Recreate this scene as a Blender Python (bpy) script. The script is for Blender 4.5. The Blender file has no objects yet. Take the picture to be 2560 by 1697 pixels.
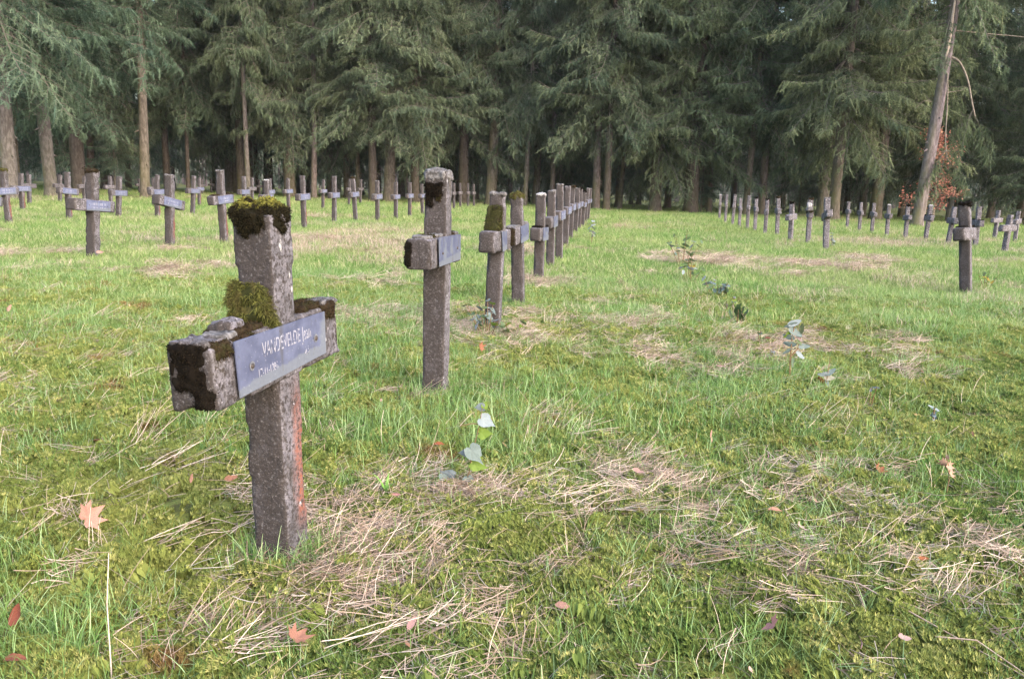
import bpy, math, random
import numpy as np
from mathutils import Vector, Matrix, Euler

R = math.radians
SC = bpy.context.scene
COL = SC.collection
rng = np.random.default_rng(7)
random.seed(7)

# ------------------------------------------------------------------ camera
cd = bpy.data.cameras.new('camera')
cd.sensor_fit = 'HORIZONTAL'
cd.sensor_width = 36.0
cd.lens = 36.0 * 2050 / 2560
cd.clip_start = 0.05
cd.clip_end = 2000
cam = bpy.data.objects.new('camera', cd)
COL.objects.link(cam)
_p, _r = 0.18, 0.024
_fw = Vector((0, math.cos(_p), -math.sin(_p)))
_up = Vector((0, math.sin(_p), math.cos(_p)))
_rt = Vector((1, 0, 0))
_c, _s = math.cos(_r), math.sin(_r)
_rt2 = _rt * _c + _up * _s
_up2 = -_rt * _s + _up * _c
_m = Matrix((( _rt2.x, _up2.x, -_fw.x, 0), (_rt2.y, _up2.y, -_fw.y, 0), (_rt2.z, _up2.z, -_fw.z, 1.0), (0, 0, 0, 1)))
cam.matrix_world = _m
SC.camera = cam

# ------------------------------------------------------------------ light
SUN_EL, SUN_AZ = 30, 138          # azimuth clockwise from +Y (to the right and behind the camera)
w = bpy.data.worlds.new('World')
SC.world = w
w.use_nodes = True
nt = w.node_tree
sky = nt.nodes.new('ShaderNodeTexSky')
sky.sky_type = 'NISHITA'
sky.sun_disc = False
sky.sun_elevation = R(SUN_EL)
sky.sun_rotation = R(SUN_AZ)
sky.air_density = 1.2
sky.dust_density = 3.5
sky.ozone_density = 1.0
bg = nt.nodes['Background']
nt.links.new(sky.outputs[0], bg.inputs[0])
bg.inputs[1].default_value = 0.15
sd = bpy.data.lights.new('sun', 'SUN')
sd.energy = 0.55
sd.angle = R(110)
sd.color = (1.0, 0.99, 0.98)
sun = bpy.data.objects.new('sun', sd)
COL.objects.link(sun)
_sv = Vector((math.sin(R(SUN_AZ)) * math.cos(R(SUN_EL)), math.cos(R(SUN_AZ)) * math.cos(R(SUN_EL)), math.sin(R(SUN_EL))))
sun.rotation_euler = _sv.to_track_quat('Z', 'Y').to_euler()
SC.view_settings.view_transform = 'Standard'
SC.view_settings.look = 'None'
SC.view_settings.gamma = 1
SC.view_settings.exposure = 2.52
SC.view_settings.use_curve_mapping = False

# ------------------------------------------------------------------ helpers
def hsh(ix, iy, iz, seed):
    h = (ix * 374761393 + iy * 668265263 + iz * 2147483647 + seed * 974634777) & 0xFFFFFFFF
    h = ((h ^ (h >> 13)) * 1274126177) & 0xFFFFFFFF
    h = (h ^ (h >> 16)) & 0xFFFF
    return h / 65535.0

def vnoise(p, seed=0):
    """smooth value noise, p (N,3), result 0..1"""
    p = np.asarray(p, float)
    i = np.floor(p).astype(np.int64)
    f = p - i
    f = f * f * (3 - 2 * f)
    r = 0
    for dx in (0, 1):
        for dy in (0, 1):
            for dz in (0, 1):
                wgt = (f[:, 0] if dx else 1 - f[:, 0]) * (f[:, 1] if dy else 1 - f[:, 1]) * (f[:, 2] if dz else 1 - f[:, 2])
                r = r + wgt * hsh(i[:, 0] + dx, i[:, 1] + dy, i[:, 2] + dz, seed)
    return r

def vn2(x, y, s, seed=0):
    x = np.asarray(x, float); y = np.asarray(y, float)
    return vnoise(np.stack([x.ravel() * s, y.ravel() * s, np.zeros(x.size) + 0.5], 1), seed).reshape(x.shape)

def gz(x, y):
    """height of the ground"""
    x = np.asarray(x, float); y = np.asarray(y, float)
    d = np.hypot(x, y)
    z = -0.01 * np.clip(x, -60, 60)
    near = np.clip((d - 0.5) / 1.5, 0, 1)
    z = z + near * ((vn2(x, y, 1.1, 3) - 0.5) * 0.05 + (vn2(x, y, 3.3, 4) - 0.5) * 0.03)
    k = np.clip(1 - (d - 8) / 8, 0, 1)
    z = z + k * (vn2(x, y, 9, 5) - 0.5) * 0.022
    return z

def gz1(x, y):
    return float(gz(np.array([x]), np.array([y]))[0])

def build(name, V, F, mat, attrs=None, smooth=True, parent=None, link=True):
    """V (n,3); F list of integer arrays (m,3)/(m,4); attrs {name: per-vertex floats}"""
    me = bpy.data.meshes.new(name)
    V = np.ascontiguousarray(V, dtype=np.float32)
    Fs = [np.asarray(f, dtype=np.int32) for f in (F if isinstance(F, (list, tuple)) else [F]) if len(f)]
    me.vertices.add(len(V))
    me.vertices.foreach_set('co', V.ravel())
    nl = sum(f.size for f in Fs); nf = sum(len(f) for f in Fs)
    me.loops.add(nl)
    me.loops.foreach_set('vertex_index', np.concatenate([f.ravel() for f in Fs]))
    me.polygons.add(nf)
    tot = np.concatenate([np.full(len(f), f.shape[1], np.int32) for f in Fs])
    st = np.concatenate([[0], np.cumsum(tot)[:-1]]).astype(np.int32)
    me.polygons.foreach_set('loop_start', st)
    try:
        me.polygons.foreach_set('loop_total', tot)
    except Exception:
        pass
    me.polygons.foreach_set('use_smooth', np.full(nf, smooth, bool))
    for k, a in (attrs or {}).items():
        at = me.attributes.new(k, 'FLOAT', 'POINT')
        at.data.foreach_set('value', np.ascontiguousarray(a, dtype=np.float32))
    me.update(calc_edges=True)
    me.validate()
    if mat: me.materials.append(mat)
    if not link: return me
    o = bpy.data.objects.new(name, me)
    COL.objects.link(o)
    if parent: o.parent = parent
    return o

class Geo:
    """collects pieces into one mesh"""
    def __init__(s): s.V = []; s.T = []; s.Q = []; s.A = []; s.n = 0
    def add(s, V, F, tint=0.5):
        V = np.asarray(V, float).reshape(-1, 3); F = np.asarray(F, int)
        if F.shape[1] == 3: s.T.append(F + s.n)
        else: s.Q.append(F + s.n)
        s.V.append(V); s.A.append(np.broadcast_to(np.asarray(tint, float), (len(V),))); s.n += len(V)
    def arrays(s):
        F = []
        if s.T: F.append(np.concatenate(s.T))
        if s.Q: F.append(np.concatenate(s.Q))
        return np.concatenate(s.V), F, np.concatenate(s.A)
    def build(s, name, mat, parent=None, smooth=True, link=True):
        V, F, A = s.arrays()
        return build(name, V, F, mat, {'tint': A}, smooth, parent, link)

def tube(path, rad, sides=6, cap=True):
    P = np.asarray(path, float); n = len(P)
    rad = np.broadcast_to(np.asarray(rad, float), (n,))
    T = np.gradient(P, axis=0); T /= np.linalg.norm(T, axis=1)[:, None] + 1e-9
    ref = np.array([0.31, 0.95, 0.05]) if abs(T[0][2]) > 0.6 else np.array([0.05, 0.02, 1.0])
    U = np.cross(T, ref); U /= np.linalg.norm(U, axis=1)[:, None] + 1e-9
    W = np.cross(T, U)
    a = np.arange(sides) * 2 * np.pi / sides
    V = (P[:, None, :] + rad[:, None, None] * (np.cos(a)[None, :, None] * U[:, None, :] + np.sin(a)[None, :, None] * W[:, None, :])).reshape(-1, 3)
    F = []
    for i in range(n - 1):
        for j in range(sides):
            F.append((i * sides + j, i * sides + (j + 1) % sides, (i + 1) * sides + (j + 1) % sides, (i + 1) * sides + j))
    return V, np.array(F)

def empty(name, loc, yaw=0.0, label=None, cat=None, group=None):
    o = bpy.data.objects.new(name, None)
    o.empty_display_size = 0.1
    COL.objects.link(o)
    o.location = loc
    o.rotation_euler = (0, 0, yaw)
    tag(o, label, cat, group)
    return o

def tag(o, label=None, cat=None, group=None, kind=None):
    if label: o['label'] = label
    if cat: o['category'] = cat
    if group: o['group'] = group
    if kind: o['kind'] = kind
    return o

def inst(name, mesh, parent, loc=(0, 0, 0), rot=(0, 0, 0), scale=(1, 1, 1), color=None):
    o = bpy.data.objects.new(name, mesh)
    COL.objects.link(o)
    o.parent = parent
    o.location = loc; o.rotation_euler = rot; o.scale = scale
    if color: o.color = color
    return o

def rbox(hx, hy, hz, seg, r, amp=0.0, freq=30, chip=0.0, seed=0):
    """rounded, roughened box; half sizes, segments per axis"""
    nx, ny, nz = seg
    V = []; F = []; n = 0
    H = (hx, hy, hz); N = (nx, ny, nz)
    for ax in range(3):
        u, v = [(1, 2), (2, 0), (0, 1)][ax]
        gu = np.linspace(-1, 1, N[u] + 1); gv = np.linspace(-1, 1, N[v] + 1)
        # denser towards the edges
        eu = np.sign(gu) * (np.abs(gu) ** 0.9); ev = np.sign(gv) * (np.abs(gv) ** 0.9)
        A, B = np.meshgrid(eu, ev, indexing='ij')
        for sgn in (-1, 1):
            P = np.zeros(A.shape + (3,)); P[..., ax] = sgn * H[ax]; P[..., u] = A * H[u]; P[..., v] = B * H[v]
            idx = np.arange(A.size).reshape(A.shape) + n
            q = np.stack([idx[:-1, :-1], idx[1:, :-1], idx[1:, 1:], idx[:-1, 1:]], -1).reshape(-1, 4)
            F.append(q if sgn > 0 else q[:, ::-1]); V.append(P.reshape(-1, 3)); n += A.size
    V = np.concatenate(V); F = np.concatenate(F)
    key = np.round(V * 1e5).astype(np.int64)
    _, first, inv = np.unique(key, axis=0, return_index=True, return_inverse=True)
    V = V[first]; F = inv.reshape(-1)[F]
    Hh = np.array(H)
    ed = np.sort(np.abs(V) / Hh, axis=1)[:, 1]      # 1 on an edge
    rr = r * (0.7 + 0.7 * vnoise(V * 9 + seed * 7.1, seed + 11))
    rr = np.minimum(rr, min(H) * 0.9)[:, None]
    q = np.clip(V, -(Hh - rr), (Hh - rr))
    d = V - q
    L = np.linalg.norm(d, axis=1)[:, None] + 1e-9
    nrm = d / L
    V = q + nrm * np.minimum(rr, L)
    if amp:
        off = (vnoise(V * freq + seed * 3.3, seed) - 0.5) * 2 * amp + (vnoise(V * freq * 2.7 + seed, seed + 5) - 0.5) * amp
        if chip:
            c = vnoise(V * 22 + seed * 5, seed + 2)
            off -= chip * np.clip((c - 0.55) / 0.25, 0, 1) * np.clip((ed - 0.72) / 0.25, 0, 1)
        V = V + nrm * off[:, None]
    return V, F

def scatter_on(V, F, n, rg):
    """random points + normals on a triangle/quad mesh"""
    T = F if F.shape[1] == 3 else np.concatenate([F[:, [0, 1, 2]], F[:, [0, 2, 3]]])
    a, b, c = V[T[:, 0]], V[T[:, 1]], V[T[:, 2]]
    nr = np.cross(b - a, c - a); ar = np.linalg.norm(nr, axis=1)
    k = rg.choice(len(T), n, p=ar / ar.sum())
    u = rg.random((n, 2)); m = u.sum(1) > 1; u[m] = 1 - u[m]
    P = a[k] + (b - a)[k] * u[:, :1] + (c - a)[k] * u[:, 1:]
    return P, nr[k] / (ar[k][:, None] + 1e-12)

def patchy(P, N, f, th, seed):
    k = vnoise(P * f, seed) > th
    return P[k], N[k]

def hairs(P, N, length, width, droop, rg, jit=0.7):
    """short curved moss leaves: 3 triangles each"""
    n = len(P)
    d = N + rg.normal(0, jit, (n, 3)); d /= np.linalg.norm(d, axis=1)[:, None]
    l = length * (0.5 + rg.random(n))[:, None]
    s = np.cross(d, rg.normal(0, 1, (n, 3))); s /= np.linalg.norm(s, axis=1)[:, None] + 1e-9
    g = np.array([0, 0, -1.0])
    m = P + d * l * 0.55
    t = P + d * l + g * l * droop
    wv = s * width
    V = np.stack([P - wv * 0.6, P + wv * 0.6, m - wv + g * l * droop * 0.3, m + wv + g * l * droop * 0.3, t], 1).reshape(-1, 3)
    b = np.arange(n)[:, None] * 5
    F = np.concatenate([b + [0, 1, 3], b + [0, 3, 2], b + [2, 3, 4]])
    tint = np.repeat(rg.random(n), 5)
    return V, F, tint

# ------------------------------------------------------------------ materials
def newmat(name):
    m = bpy.data.materials.new(name)
    m.use_nodes = True
    t = m.node_tree
    b = t.nodes['Principled BSDF']
    b.inputs['Roughness'].default_value = 0.9
    b.inputs['Specular IOR Level'].default_value = 0.2
    return m, t, b

def nd(t, kind, **kw):
    n = t.nodes.new(kind)
    for k, v in kw.items():
        if k.startswith('i_'):
            n.inputs[int(k[2:])].default_value = v
        else:
            setattr(n, k, v)
    return n

def val(t, a):
    n = t.nodes.new('ShaderNodeValue'); n.outputs[0].default_value = a; return n.outputs[0]

def mth(t, op, a, b=None, c=None, clamp=False):
    n = t.nodes.new('ShaderNodeMath'); n.operation = op; n.use_clamp = clamp
    for i, x in enumerate((a, b, c)):
        if x is None: continue
        if isinstance(x, (int, float)): n.inputs[i].default_value = x
        else: t.links.new(x, n.inputs[i])
    return n.outputs[0]

def ramp(t, x, lo, hi, a=0.0, b=1.0):
    n = t.nodes.new('ShaderNodeMapRange'); n.interpolation_type = 'SMOOTHSTEP'
    t.links.new(x, n.inputs[0])
    n.inputs[1].default_value = lo; n.inputs[2].default_value = hi
    n.inputs[3].default_value = a; n.inputs[4].default_value = b
    return n.outputs[0]

def mixc(t, f, a, b, mode='MIX'):
    n = t.nodes.new('ShaderNodeMix'); n.data_type = 'RGBA'; n.blend_type = mode
    for i, x in ((0, f), (6, a), (7, b)):
        if isinstance(x, (int, float)): n.inputs[i].default_value = x
        elif isinstance(x, tuple): n.inputs[i].default_value = x + (1,) if len(x) == 3 else x
        else: t.links.new(x, n.inputs[i])
    return n.outputs[2]

def noise(t, vec, scale, detail=4, rough=0.6):
    n = t.nodes.new('ShaderNodeTexNoise')
    n.inputs['Scale'].default_value = scale; n.inputs['Detail'].default_value = detail; n.inputs['Roughness'].default_value = rough
    if vec is not None: t.links.new(vec, n.inputs['Vector'])
    return n.outputs['Fac']

def objcoord(t, rand=True, sc=(1, 1, 1)):
    tc = t.nodes.new('ShaderNodeTexCoord')
    mp = t.nodes.new('ShaderNodeMapping')
    mp.inputs['Scale'].default_value = sc
    t.links.new(tc.outputs['Object'], mp.inputs['Vector'])
    if rand:
        oi = t.nodes.new('ShaderNodeObjectInfo')
        v = t.nodes.new('ShaderNodeVectorMath'); v.operation = 'SCALE'
        v.inputs[0].default_value = (37, 51, 23)
        t.links.new(oi.outputs['Random'], v.inputs['Scale'])
        t.links.new(v.outputs[0], mp.inputs['Location'])
    return mp.outputs[0], tc.outputs['Object']

def bump(t, b, h, strength=0.5, dist=0.003):
    n = t.nodes.new('ShaderNodeBump')
    n.inputs['Strength'].default_value = strength; n.inputs['Distance'].default_value = dist
    t.links.new(h, n.inputs['Height'])
    t.links.new(n.outputs[0], b.inputs['Normal'])

def mat_concrete(name, stain=0.0, lichen=0.5, algae_shade=1.0):
    m, t, b = newmat(name)
    v, raw = objcoord(t)
    n1 = noise(t, v, 9, 5, 0.65)
    n2 = noise(t, v, 60, 4, 0.7)
    n3 = noise(t, v, 190, 2, 0.6)
    c = mixc(t, ramp(t, n1, 0.3, 0.7), (0.044, 0.041, 0.047), (0.140, 0.131, 0.155))
    c = mixc(t, ramp(t, n2, 0.46, 0.62), c, (0.026, 0.021, 0.021))
    # brown algae in broad vertical bands
    vb, _ = objcoord(t, True, (1, 1, 0.22))
    nb = noise(t, vb, 13, 3, 0.6)
    c = mixc(t, ramp(t, nb, 0.5, 0.75, 0, 0.65), c, (0.042, 0.034, 0.022))
    # pale crustose lichen
    nl = noise(t, v, 42, 5, 0.75)
    c = mixc(t, ramp(t, nl, 0.64 - 0.09 * lichen, 0.72 - 0.09 * lichen, 0, 0.75), c, (0.28, 0.26, 0.30))
    vo = t.nodes.new('ShaderNodeTexVoronoi'); vo.inputs['Scale'].default_value = 17
    t.links.new(v, vo.inputs['Vector'])
    spot = ramp(t, mth(t, 'ADD', vo.outputs['Distance'], mth(t, 'MULTIPLY', n2, 0.12)), 0.20, 0.16, 0, 1)
    gate = ramp(t, noise(t, v, 6, 2), 0.52, 0.60)
    c = mixc(t, mth(t, 'MULTIPLY', mth(t, 'MULTIPLY', spot, gate), 0.75), c, (0.36, 0.36, 0.40))
    # shade painted in, with algae, on the faces towards the near arm end
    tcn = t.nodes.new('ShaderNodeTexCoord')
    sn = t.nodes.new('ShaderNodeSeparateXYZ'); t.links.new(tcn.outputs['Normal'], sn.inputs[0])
    shade_mix = mth(t, 'MULTIPLY', ramp(t, sn.outputs[1], -0.3, -0.8), ramp(t, n1, 0.75, 0.45, 0.7, 0.97))
    shade_mix = mth(t, 'MULTIPLY', shade_mix, algae_shade)
    c = mixc(t, shade_mix, c, mixc(t, n2, (0.010, 0.008, 0.008), (0.044, 0.037, 0.037)))
    n4 = noise(t, v, 115, 3, 0.75)
    c = mixc(t, ramp(t, n4, 0.55, 0.68, 0, 0.40), c, (0.170, 0.160, 0.172))
    c = mixc(t, ramp(t, n4, 0.46, 0.38, 0, 0.7), c, (0.022, 0.018, 0.018))
    # grains and pits
    c = mixc(t, ramp(t, n3, 0.62, 0.72, 0, 0.7), c, (0.026, 0.021, 0.019))
    c = mixc(t, ramp(t, n3, 0.36, 0.28, 0, 0.35), c, (0.21, 0.19, 0.20))
    if stain:
        sp = t.nodes.new('ShaderNodeSeparateXYZ'); t.links.new(raw, sp.inputs[0])
        k = mth(t, 'MULTIPLY', ramp(t, mth(t, 'ADD', sp.outputs[1], mth(t, 'MULTIPLY', mth(t, 'SUBTRACT', nb, 0.5), 0.09)), -0.014, 0.030), ramp(t, sp.outputs[0], 0.02, 0.045))
        k = mth(t, 'MULTIPLY', k, mth(t, 'MULTIPLY', ramp(t, sp.outputs[2], 0.06, 0.18), ramp(t, sp.outputs[2], 0.55, 0.32)))
        k = mth(t, 'MULTIPLY', k, ramp(t, n2, 0.65, 0.38, 0.05, stain))
        c = mixc(t, k, c, (0.165, 0.052, 0.028))
    t.links.new(c, b.inputs['Base Color'])
    h = mth(t, 'ADD', mth(t, 'MULTIPLY', n2, 0.8), mth(t, 'MULTIPLY', n3, 0.5))
    bump(t, b, h, 0.9, 0.005)
    return m

def mat_plate(name, text=True, wear=0.5, gain=1.0):
    m, t, b = newmat(name)
    v, raw = objcoord(t)
    n1 = noise(t, v, 16, 5, 0.6)
    n2 = noise(t, v, 90, 3, 0.6)
    c = mixc(t, ramp(t, n1, 0.3, 0.7), (0.030 * gain, 0.034 * gain, 0.060 * gain), (0.050 * gain, 0.056 * gain, 0.092 * gain))
    sp = t.nodes.new('ShaderNodeSeparateXYZ'); t.links.new(raw, sp.inputs[0])
    # bare metal where the paint has weathered off: the lower edge, ends and patches
    e = mth(t, 'ADD', mth(t, 'MULTIPLY_ADD', sp.outputs[1], -0.074, sp.outputs[2]), mth(t, 'MULTIPLY', mth(t, 'SUBTRACT', n1, 0.5), 0.035))
    low = ramp(t, e, -0.031, -0.038)
    e2 = mth(t, 'ADD', sp.outputs[1], mth(t, 'MULTIPLY', mth(t, 'SUBTRACT', n1, 0.5), 0.14))
    end = ramp(t, e2, 0.185, 0.215)
    wr = mth(t, 'MAXIMUM', mth(t, 'MAXIMUM', low, end), ramp(t, n1, 0.78 - 0.12 * wear, 0.84 - 0.12 * wear))
    c = mixc(t, mth(t, 'MULTIPLY', wr, 0.85), c, mixc(t, n2, (0.070, 0.078, 0.105), (0.115, 0.127, 0.150)))
    if text:
        vs, _ = objcoord(t, True, (1, 1, 0.02))
        st = noise(t, vs, 140, 2, 0.5)
        z = sp.outputs[2]
        band = mth(t, 'MAXIMUM', mth(t, 'MULTIPLY', ramp(t, z, 0.000, 0.006), ramp(t, z, 0.036, 0.030)), mth(t, 'MULTIPLY', ramp(t, z, -0.034, -0.030), ramp(t, z, -0.012, -0.016)))
        band = mth(t, 'MULTIPLY', band, mth(t, 'MULTIPLY', ramp(t, sp.outputs[1], -0.15, -0.12), ramp(t, sp.outputs[1], 0.15, 0.11)))
        c = mixc(t, mth(t, 'MULTIPLY', mth(t, 'MULTIPLY', band, ramp(t, st, 0.52, 0.58)), 0.7), c, (0.30, 0.30, 0.36))
    c = mixc(t, ramp(t, n2, 0.58, 0.75, 0, 0.45), c, (0.05, 0.05, 0.05))
    vg, _ = objcoord(t, True, (1, 1, 0.12))
    c = mixc(t, ramp(t, noise(t, vg, 30, 4, 0.65), 0.56, 0.74, 0, 0.55), c, (0.045, 0.042, 0.040))
    c = mixc(t, ramp(t, noise(t, v, 140, 2, 0.5), 0.66, 0.72, 0, 0.5), c, (0.17, 0.18, 0.22))
    t.links.new(c, b.inputs['Base Color'])
    b.inputs['Roughness'].default_value = 0.6
    b.inputs['Specular IOR Level'].default_value = 0.2
    bump(t, b, n2, 0.2, 0.001)
    return m

def mat_letter(name):
    m, t, b = newmat(name)
    v, raw = objcoord(t, False)
    n1 = noise(t, v, 75, 3, 0.7)
    c = mixc(t, ramp(t, n1, 0.50, 0.60), (0.20, 0.20, 0.245), (0.070, 0.078, 0.122))
    t.links.new(c, b.inputs['Base Color'])
    return m

def mat_moss(name, top, low, dead, greenz=None):
    """moss: attribute tint varies each leaf"""
    m, t, b = newmat(name)
    v, raw = objcoord(t)
    a = t.nodes.new('ShaderNodeAttribute'); a.attribute_name = 'tint'
    n1 = noise(t, v, 28, 3, 0.6)
    n2 = noise(t, v, 80, 2, 0.6)
    c = mixc(t, a.outputs['Fac'], low, top)
    c = mixc(t, ramp(t, n1, 0.48, 0.66), c, dead)
    if greenz is not None:
        sp = t.nodes.new('ShaderNodeSeparateXYZ'); t.links.new(raw, sp.inputs[0])
        k = ramp(t, mth(t, 'ADD', sp.outputs[2], mth(t, 'MULTIPLY', mth(t, 'SUBTRACT', n2, 0.5), 0.06)), greenz - 0.012, greenz + 0.012)
        g = mixc(t, a.outputs['Fac'], (0.060, 0.060, 0.018), (0.190, 0.180, 0.036))
        c = mixc(t, mth(t, 'MULTIPLY', k, ramp(t, n1, 0.62, 0.5)), c, g)
    t.links.new(c, b.inputs['Base Color'])
    b.inputs['Roughness'].default_value = 1.0
    b.inputs['Specular IOR Level'].default_value = 0.05
    return m

def mat_leafy(name, cols, scale, trans=0.35, useobj=False, wood=None, spread=0.35, dead=None):
    """foliage / blades: world-space patches, per-leaf tint, light passing through"""
    m, t, b = newmat(name)
    g = t.nodes.new('ShaderNodeNewGeometry')
    a = t.nodes.new('ShaderNodeAttribute'); a.attribute_name = 'tint'
    oi = t.nodes.new('ShaderNodeObjectInfo')
    n1 = noise(t, g.outputs['Position'], scale, 3, 0.6)
    c = mixc(t, ramp(t, n1, 0.34, 0.66), cols[0], cols[1])
    k = mth(t, 'ADD', mth(t, 'MULTIPLY', a.outputs['Fac'], 0.6), mth(t, 'MULTIPLY', oi.outputs['Random'], 0.4))
    c = mixc(t, ramp(t, k, 0.45, 0.9), c, cols[2])
    if dead:
        nn = noise(t, g.outputs['Position'], dead[1], 4, 0.6)
        c = mixc(t, ramp(t, nn, dead[2], dead[3], 0, 0.85), c, dead[0])
    hsv = t.nodes.new('ShaderNodeHueSaturation')
    t.links.new(c, hsv.inputs['Color'])
    t.links.new(mth(t, 'MULTIPLY_ADD', a.outputs['Fac'], 2 * spread, 1 - spread), hsv.inputs['Value'])
    c = hsv.outputs[0]
    if useobj:
        c = mixc(t, 1.0, c, oi.outputs['Color'], 'MULTIPLY')
    if wood:
        c = mixc(t, ramp(t, a.outputs['Fac'], 1.5, 1.6), c, wood)
    t.links.new(c, b.inputs['Base Color'])
    b.inputs['Roughness'].default_value = 0.75
    b.inputs['Specular IOR Level'].default_value = 0.12
    if trans:
        tr = t.nodes.new('ShaderNodeBsdfTranslucent')
        t.links.new(c, tr.inputs['Color'])
        mx = t.nodes.new('ShaderNodeMixShader'); mx.inputs[0].default_value = trans
        t.links.new(b.outputs[0], mx.inputs[1]); t.links.new(tr.outputs[0], mx.inputs[2])
        t.links.new(mx.outputs[0], t.nodes['Material Output'].inputs[0])
    return m

def mat_bark(name, cols, mossy=0.5):
    m, t, b = newmat(name)
    tc = t.nodes.new('ShaderNodeTexCoord')
    g = t.nodes.new('ShaderNodeNewGeometry')
    oi = t.nodes.new('ShaderNodeObjectInfo')
    mp = t.nodes.new('ShaderNodeMapping'); mp.inputs['Scale'].default_value = (1, 1, 0.35)
    t.links.new(g.outputs['Position'], mp.inputs['Vector'])
    n1 = noise(t, mp.outputs[0], 11, 5, 0.65)
    n2 = noise(t, g.outputs['Position'], 1.1, 3, 0.6)
    c = mixc(t, ramp(t, n1, 0.35, 0.68), cols[0], cols[1])
    sp = t.nodes.new('ShaderNodeSeparateXYZ'); t.links.new(g.outputs['Position'], sp.inputs[0])
    nz = t.nodes.new('ShaderNodeSeparateXYZ'); t.links.new(g.outputs['Normal'], nz.inputs[0])
    k = mth(t, 'ADD', ramp(t, sp.outputs[2], 4.0, 0.0, 0, 0.5), ramp(t, nz.outputs[0], 0.2, -0.7, 0, 0.7))
    k = mth(t, 'MULTIPLY', mth(t, 'MULTIPLY', k, ramp(t, n2, 0.3, 0.7, 0.3, 1)), mossy, clamp=True)
    c = mixc(t, k, c, (0.062, 0.062, 0.026))
    # rings of old branch scars
    mp2 = t.nodes.new('ShaderNodeMapping'); mp2.inputs['Scale'].default_value = (1.3, 1.3, 6)
    t.links.new(g.outputs['Position'], mp2.inputs['Vector'])
    n3 = noise(t, mp2.outputs[0], 1.3, 3, 0.55)
    c = mixc(t, ramp(t, n3, 0.63, 0.72, 0, 0.55), c, (0.026, 0.021, 0.019))
    c = mixc(t, 1.0, c, oi.outputs['Color'], 'MULTIPLY')
    t.links.new(c, b.inputs['Base Color'])
    bump(t, b, n1, 0.9, 0.03)
    return m

def mat_ground():
    m, t, b = newmat('ground_soil_and_thatch')
    g = t.nodes.new('ShaderNodeNewGeometry')
    P = g.outputs['Position']
    n0 = noise(t, P, 0.16, 4, 0.6); n1 = noise(t, P, 0.9, 5, 0.65); n2 = noise(t, P, 14, 5, 0.7); n3 = noise(t, P, 90, 3, 0.7)
    c = mixc(t, ramp(t, n2, 0.35, 0.65), (0.060, 0.058, 0.020), (0.135, 0.150, 0.040))
    c = mixc(t, ramp(t, n1, 0.52, 0.66, 0, 0.8), c, (0.215, 0.175, 0.105))
    c = mixc(t, ramp(t, n3, 0.55, 0.75, 0, 0.6), c, (0.045, 0.032, 0.018))
    # needle litter under the trees
    sp = t.nodes.new('ShaderNodeSeparateXYZ'); t.links.new(P, sp.inputs[0])
    edge = mth(t, 'ADD', mth(t, 'MULTIPLY', mth(t, 'SUBTRACT', n1, 0.5), 5.0), mth(t, 'ADD', sp.outputs[1], mth(t, 'MULTIPLY', sp.outputs[0], -0.42)))
    k = mth(t, 'MULTIPLY', ramp(t, edge, 44, 50), ramp(t, edge, 64, 58))
    c = mixc(t, mth(t, 'MULTIPLY', k, 0.75), c, (0.075, 0.052, 0.036))
    t.links.new(c, b.inputs['Base Color'])
    b.inputs['Specular IOR Level'].default_value = 0.05
    bump(t, b, mth(t, 'ADD', n2, mth(t, 'MULTIPLY', n3, 0.4)), 0.8, 0.02)
    return m

def mat_plain(name, c0, c1, scale=40, rough=0.85, useobj=False, trans=0.0):
    m, t, b = newmat(name)
    v, raw = objcoord(t)
    n1 = noise(t, v, scale, 4, 0.65)
    c = mixc(t, ramp(t, n1, 0.3, 0.7), c0, c1)
    if useobj:
        oi = t.nodes.new('ShaderNodeObjectInfo')
        c = mixc(t, 1.0, c, oi.outputs['Color'], 'MULTIPLY')
    t.links.new(c, b.inputs['Base Color'])
    b.inputs['Roughness'].default_value = rough
    bump(t, b, n1, 0.4, 0.002)
    if trans:
        tr = t.nodes.new('ShaderNodeBsdfTranslucent')
        t.links.new(c, tr.inputs['Color'])
        mx = t.nodes.new('ShaderNodeMixShader'); mx.inputs[0].default_value = trans
        t.links.new(b.outputs[0], mx.inputs[1]); t.links.new(tr.outputs[0], mx.inputs[2])
        t.links.new(mx.outputs[0], t.nodes['Material Output'].inputs[0])
    return m

M = {}
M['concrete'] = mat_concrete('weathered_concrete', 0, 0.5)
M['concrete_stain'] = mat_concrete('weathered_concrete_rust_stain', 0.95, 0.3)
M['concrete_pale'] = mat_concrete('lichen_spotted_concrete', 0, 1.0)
M['concrete_light'] = mat_concrete('pale_weathered_concrete', 0, 1.3, 0.15)  # same concrete with more lichen, painted side shade mostly left out
M['plate'] = mat_plate('name_plate_paint', False, 0.3, 1.5)
M['plate_far'] = mat_plate('name_plate_paint_lettered', True, 0.55, 2.0)
M['plate_worn'] = mat_plate('name_plate_worn', False, 2.2, 1.5)
M['letter'] = mat_letter('worn_white_lettering')
M['bolt'] = mat_plain('dark_bolt', (0.02, 0.018, 0.017), (0.06, 0.045, 0.04), 200, 0.6)
M['moss_cap'] = mat_moss('dark_cushion_moss', (0.018, 0.015, 0.008), (0.003, 0.003, 0.002), (0.008, 0.0065, 0.004), 0.031)
M['moss_dark'] = mat_moss('dark_crust_moss', (0.012, 0.009, 0.006), (0.0025, 0.002, 0.002), (0.006, 0.005, 0.004))
M['moss_green'] = mat_moss('olive_feather_moss', (0.092, 0.094, 0.026), (0.016, 0.018, 0.007), (0.048, 0.043, 0.016))
M['moss_wedge'] = mat_moss('dark_wedge_moss', (0.046, 0.047, 0.015), (0.009, 0.009, 0.005), (0.020, 0.017, 0.010))
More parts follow.
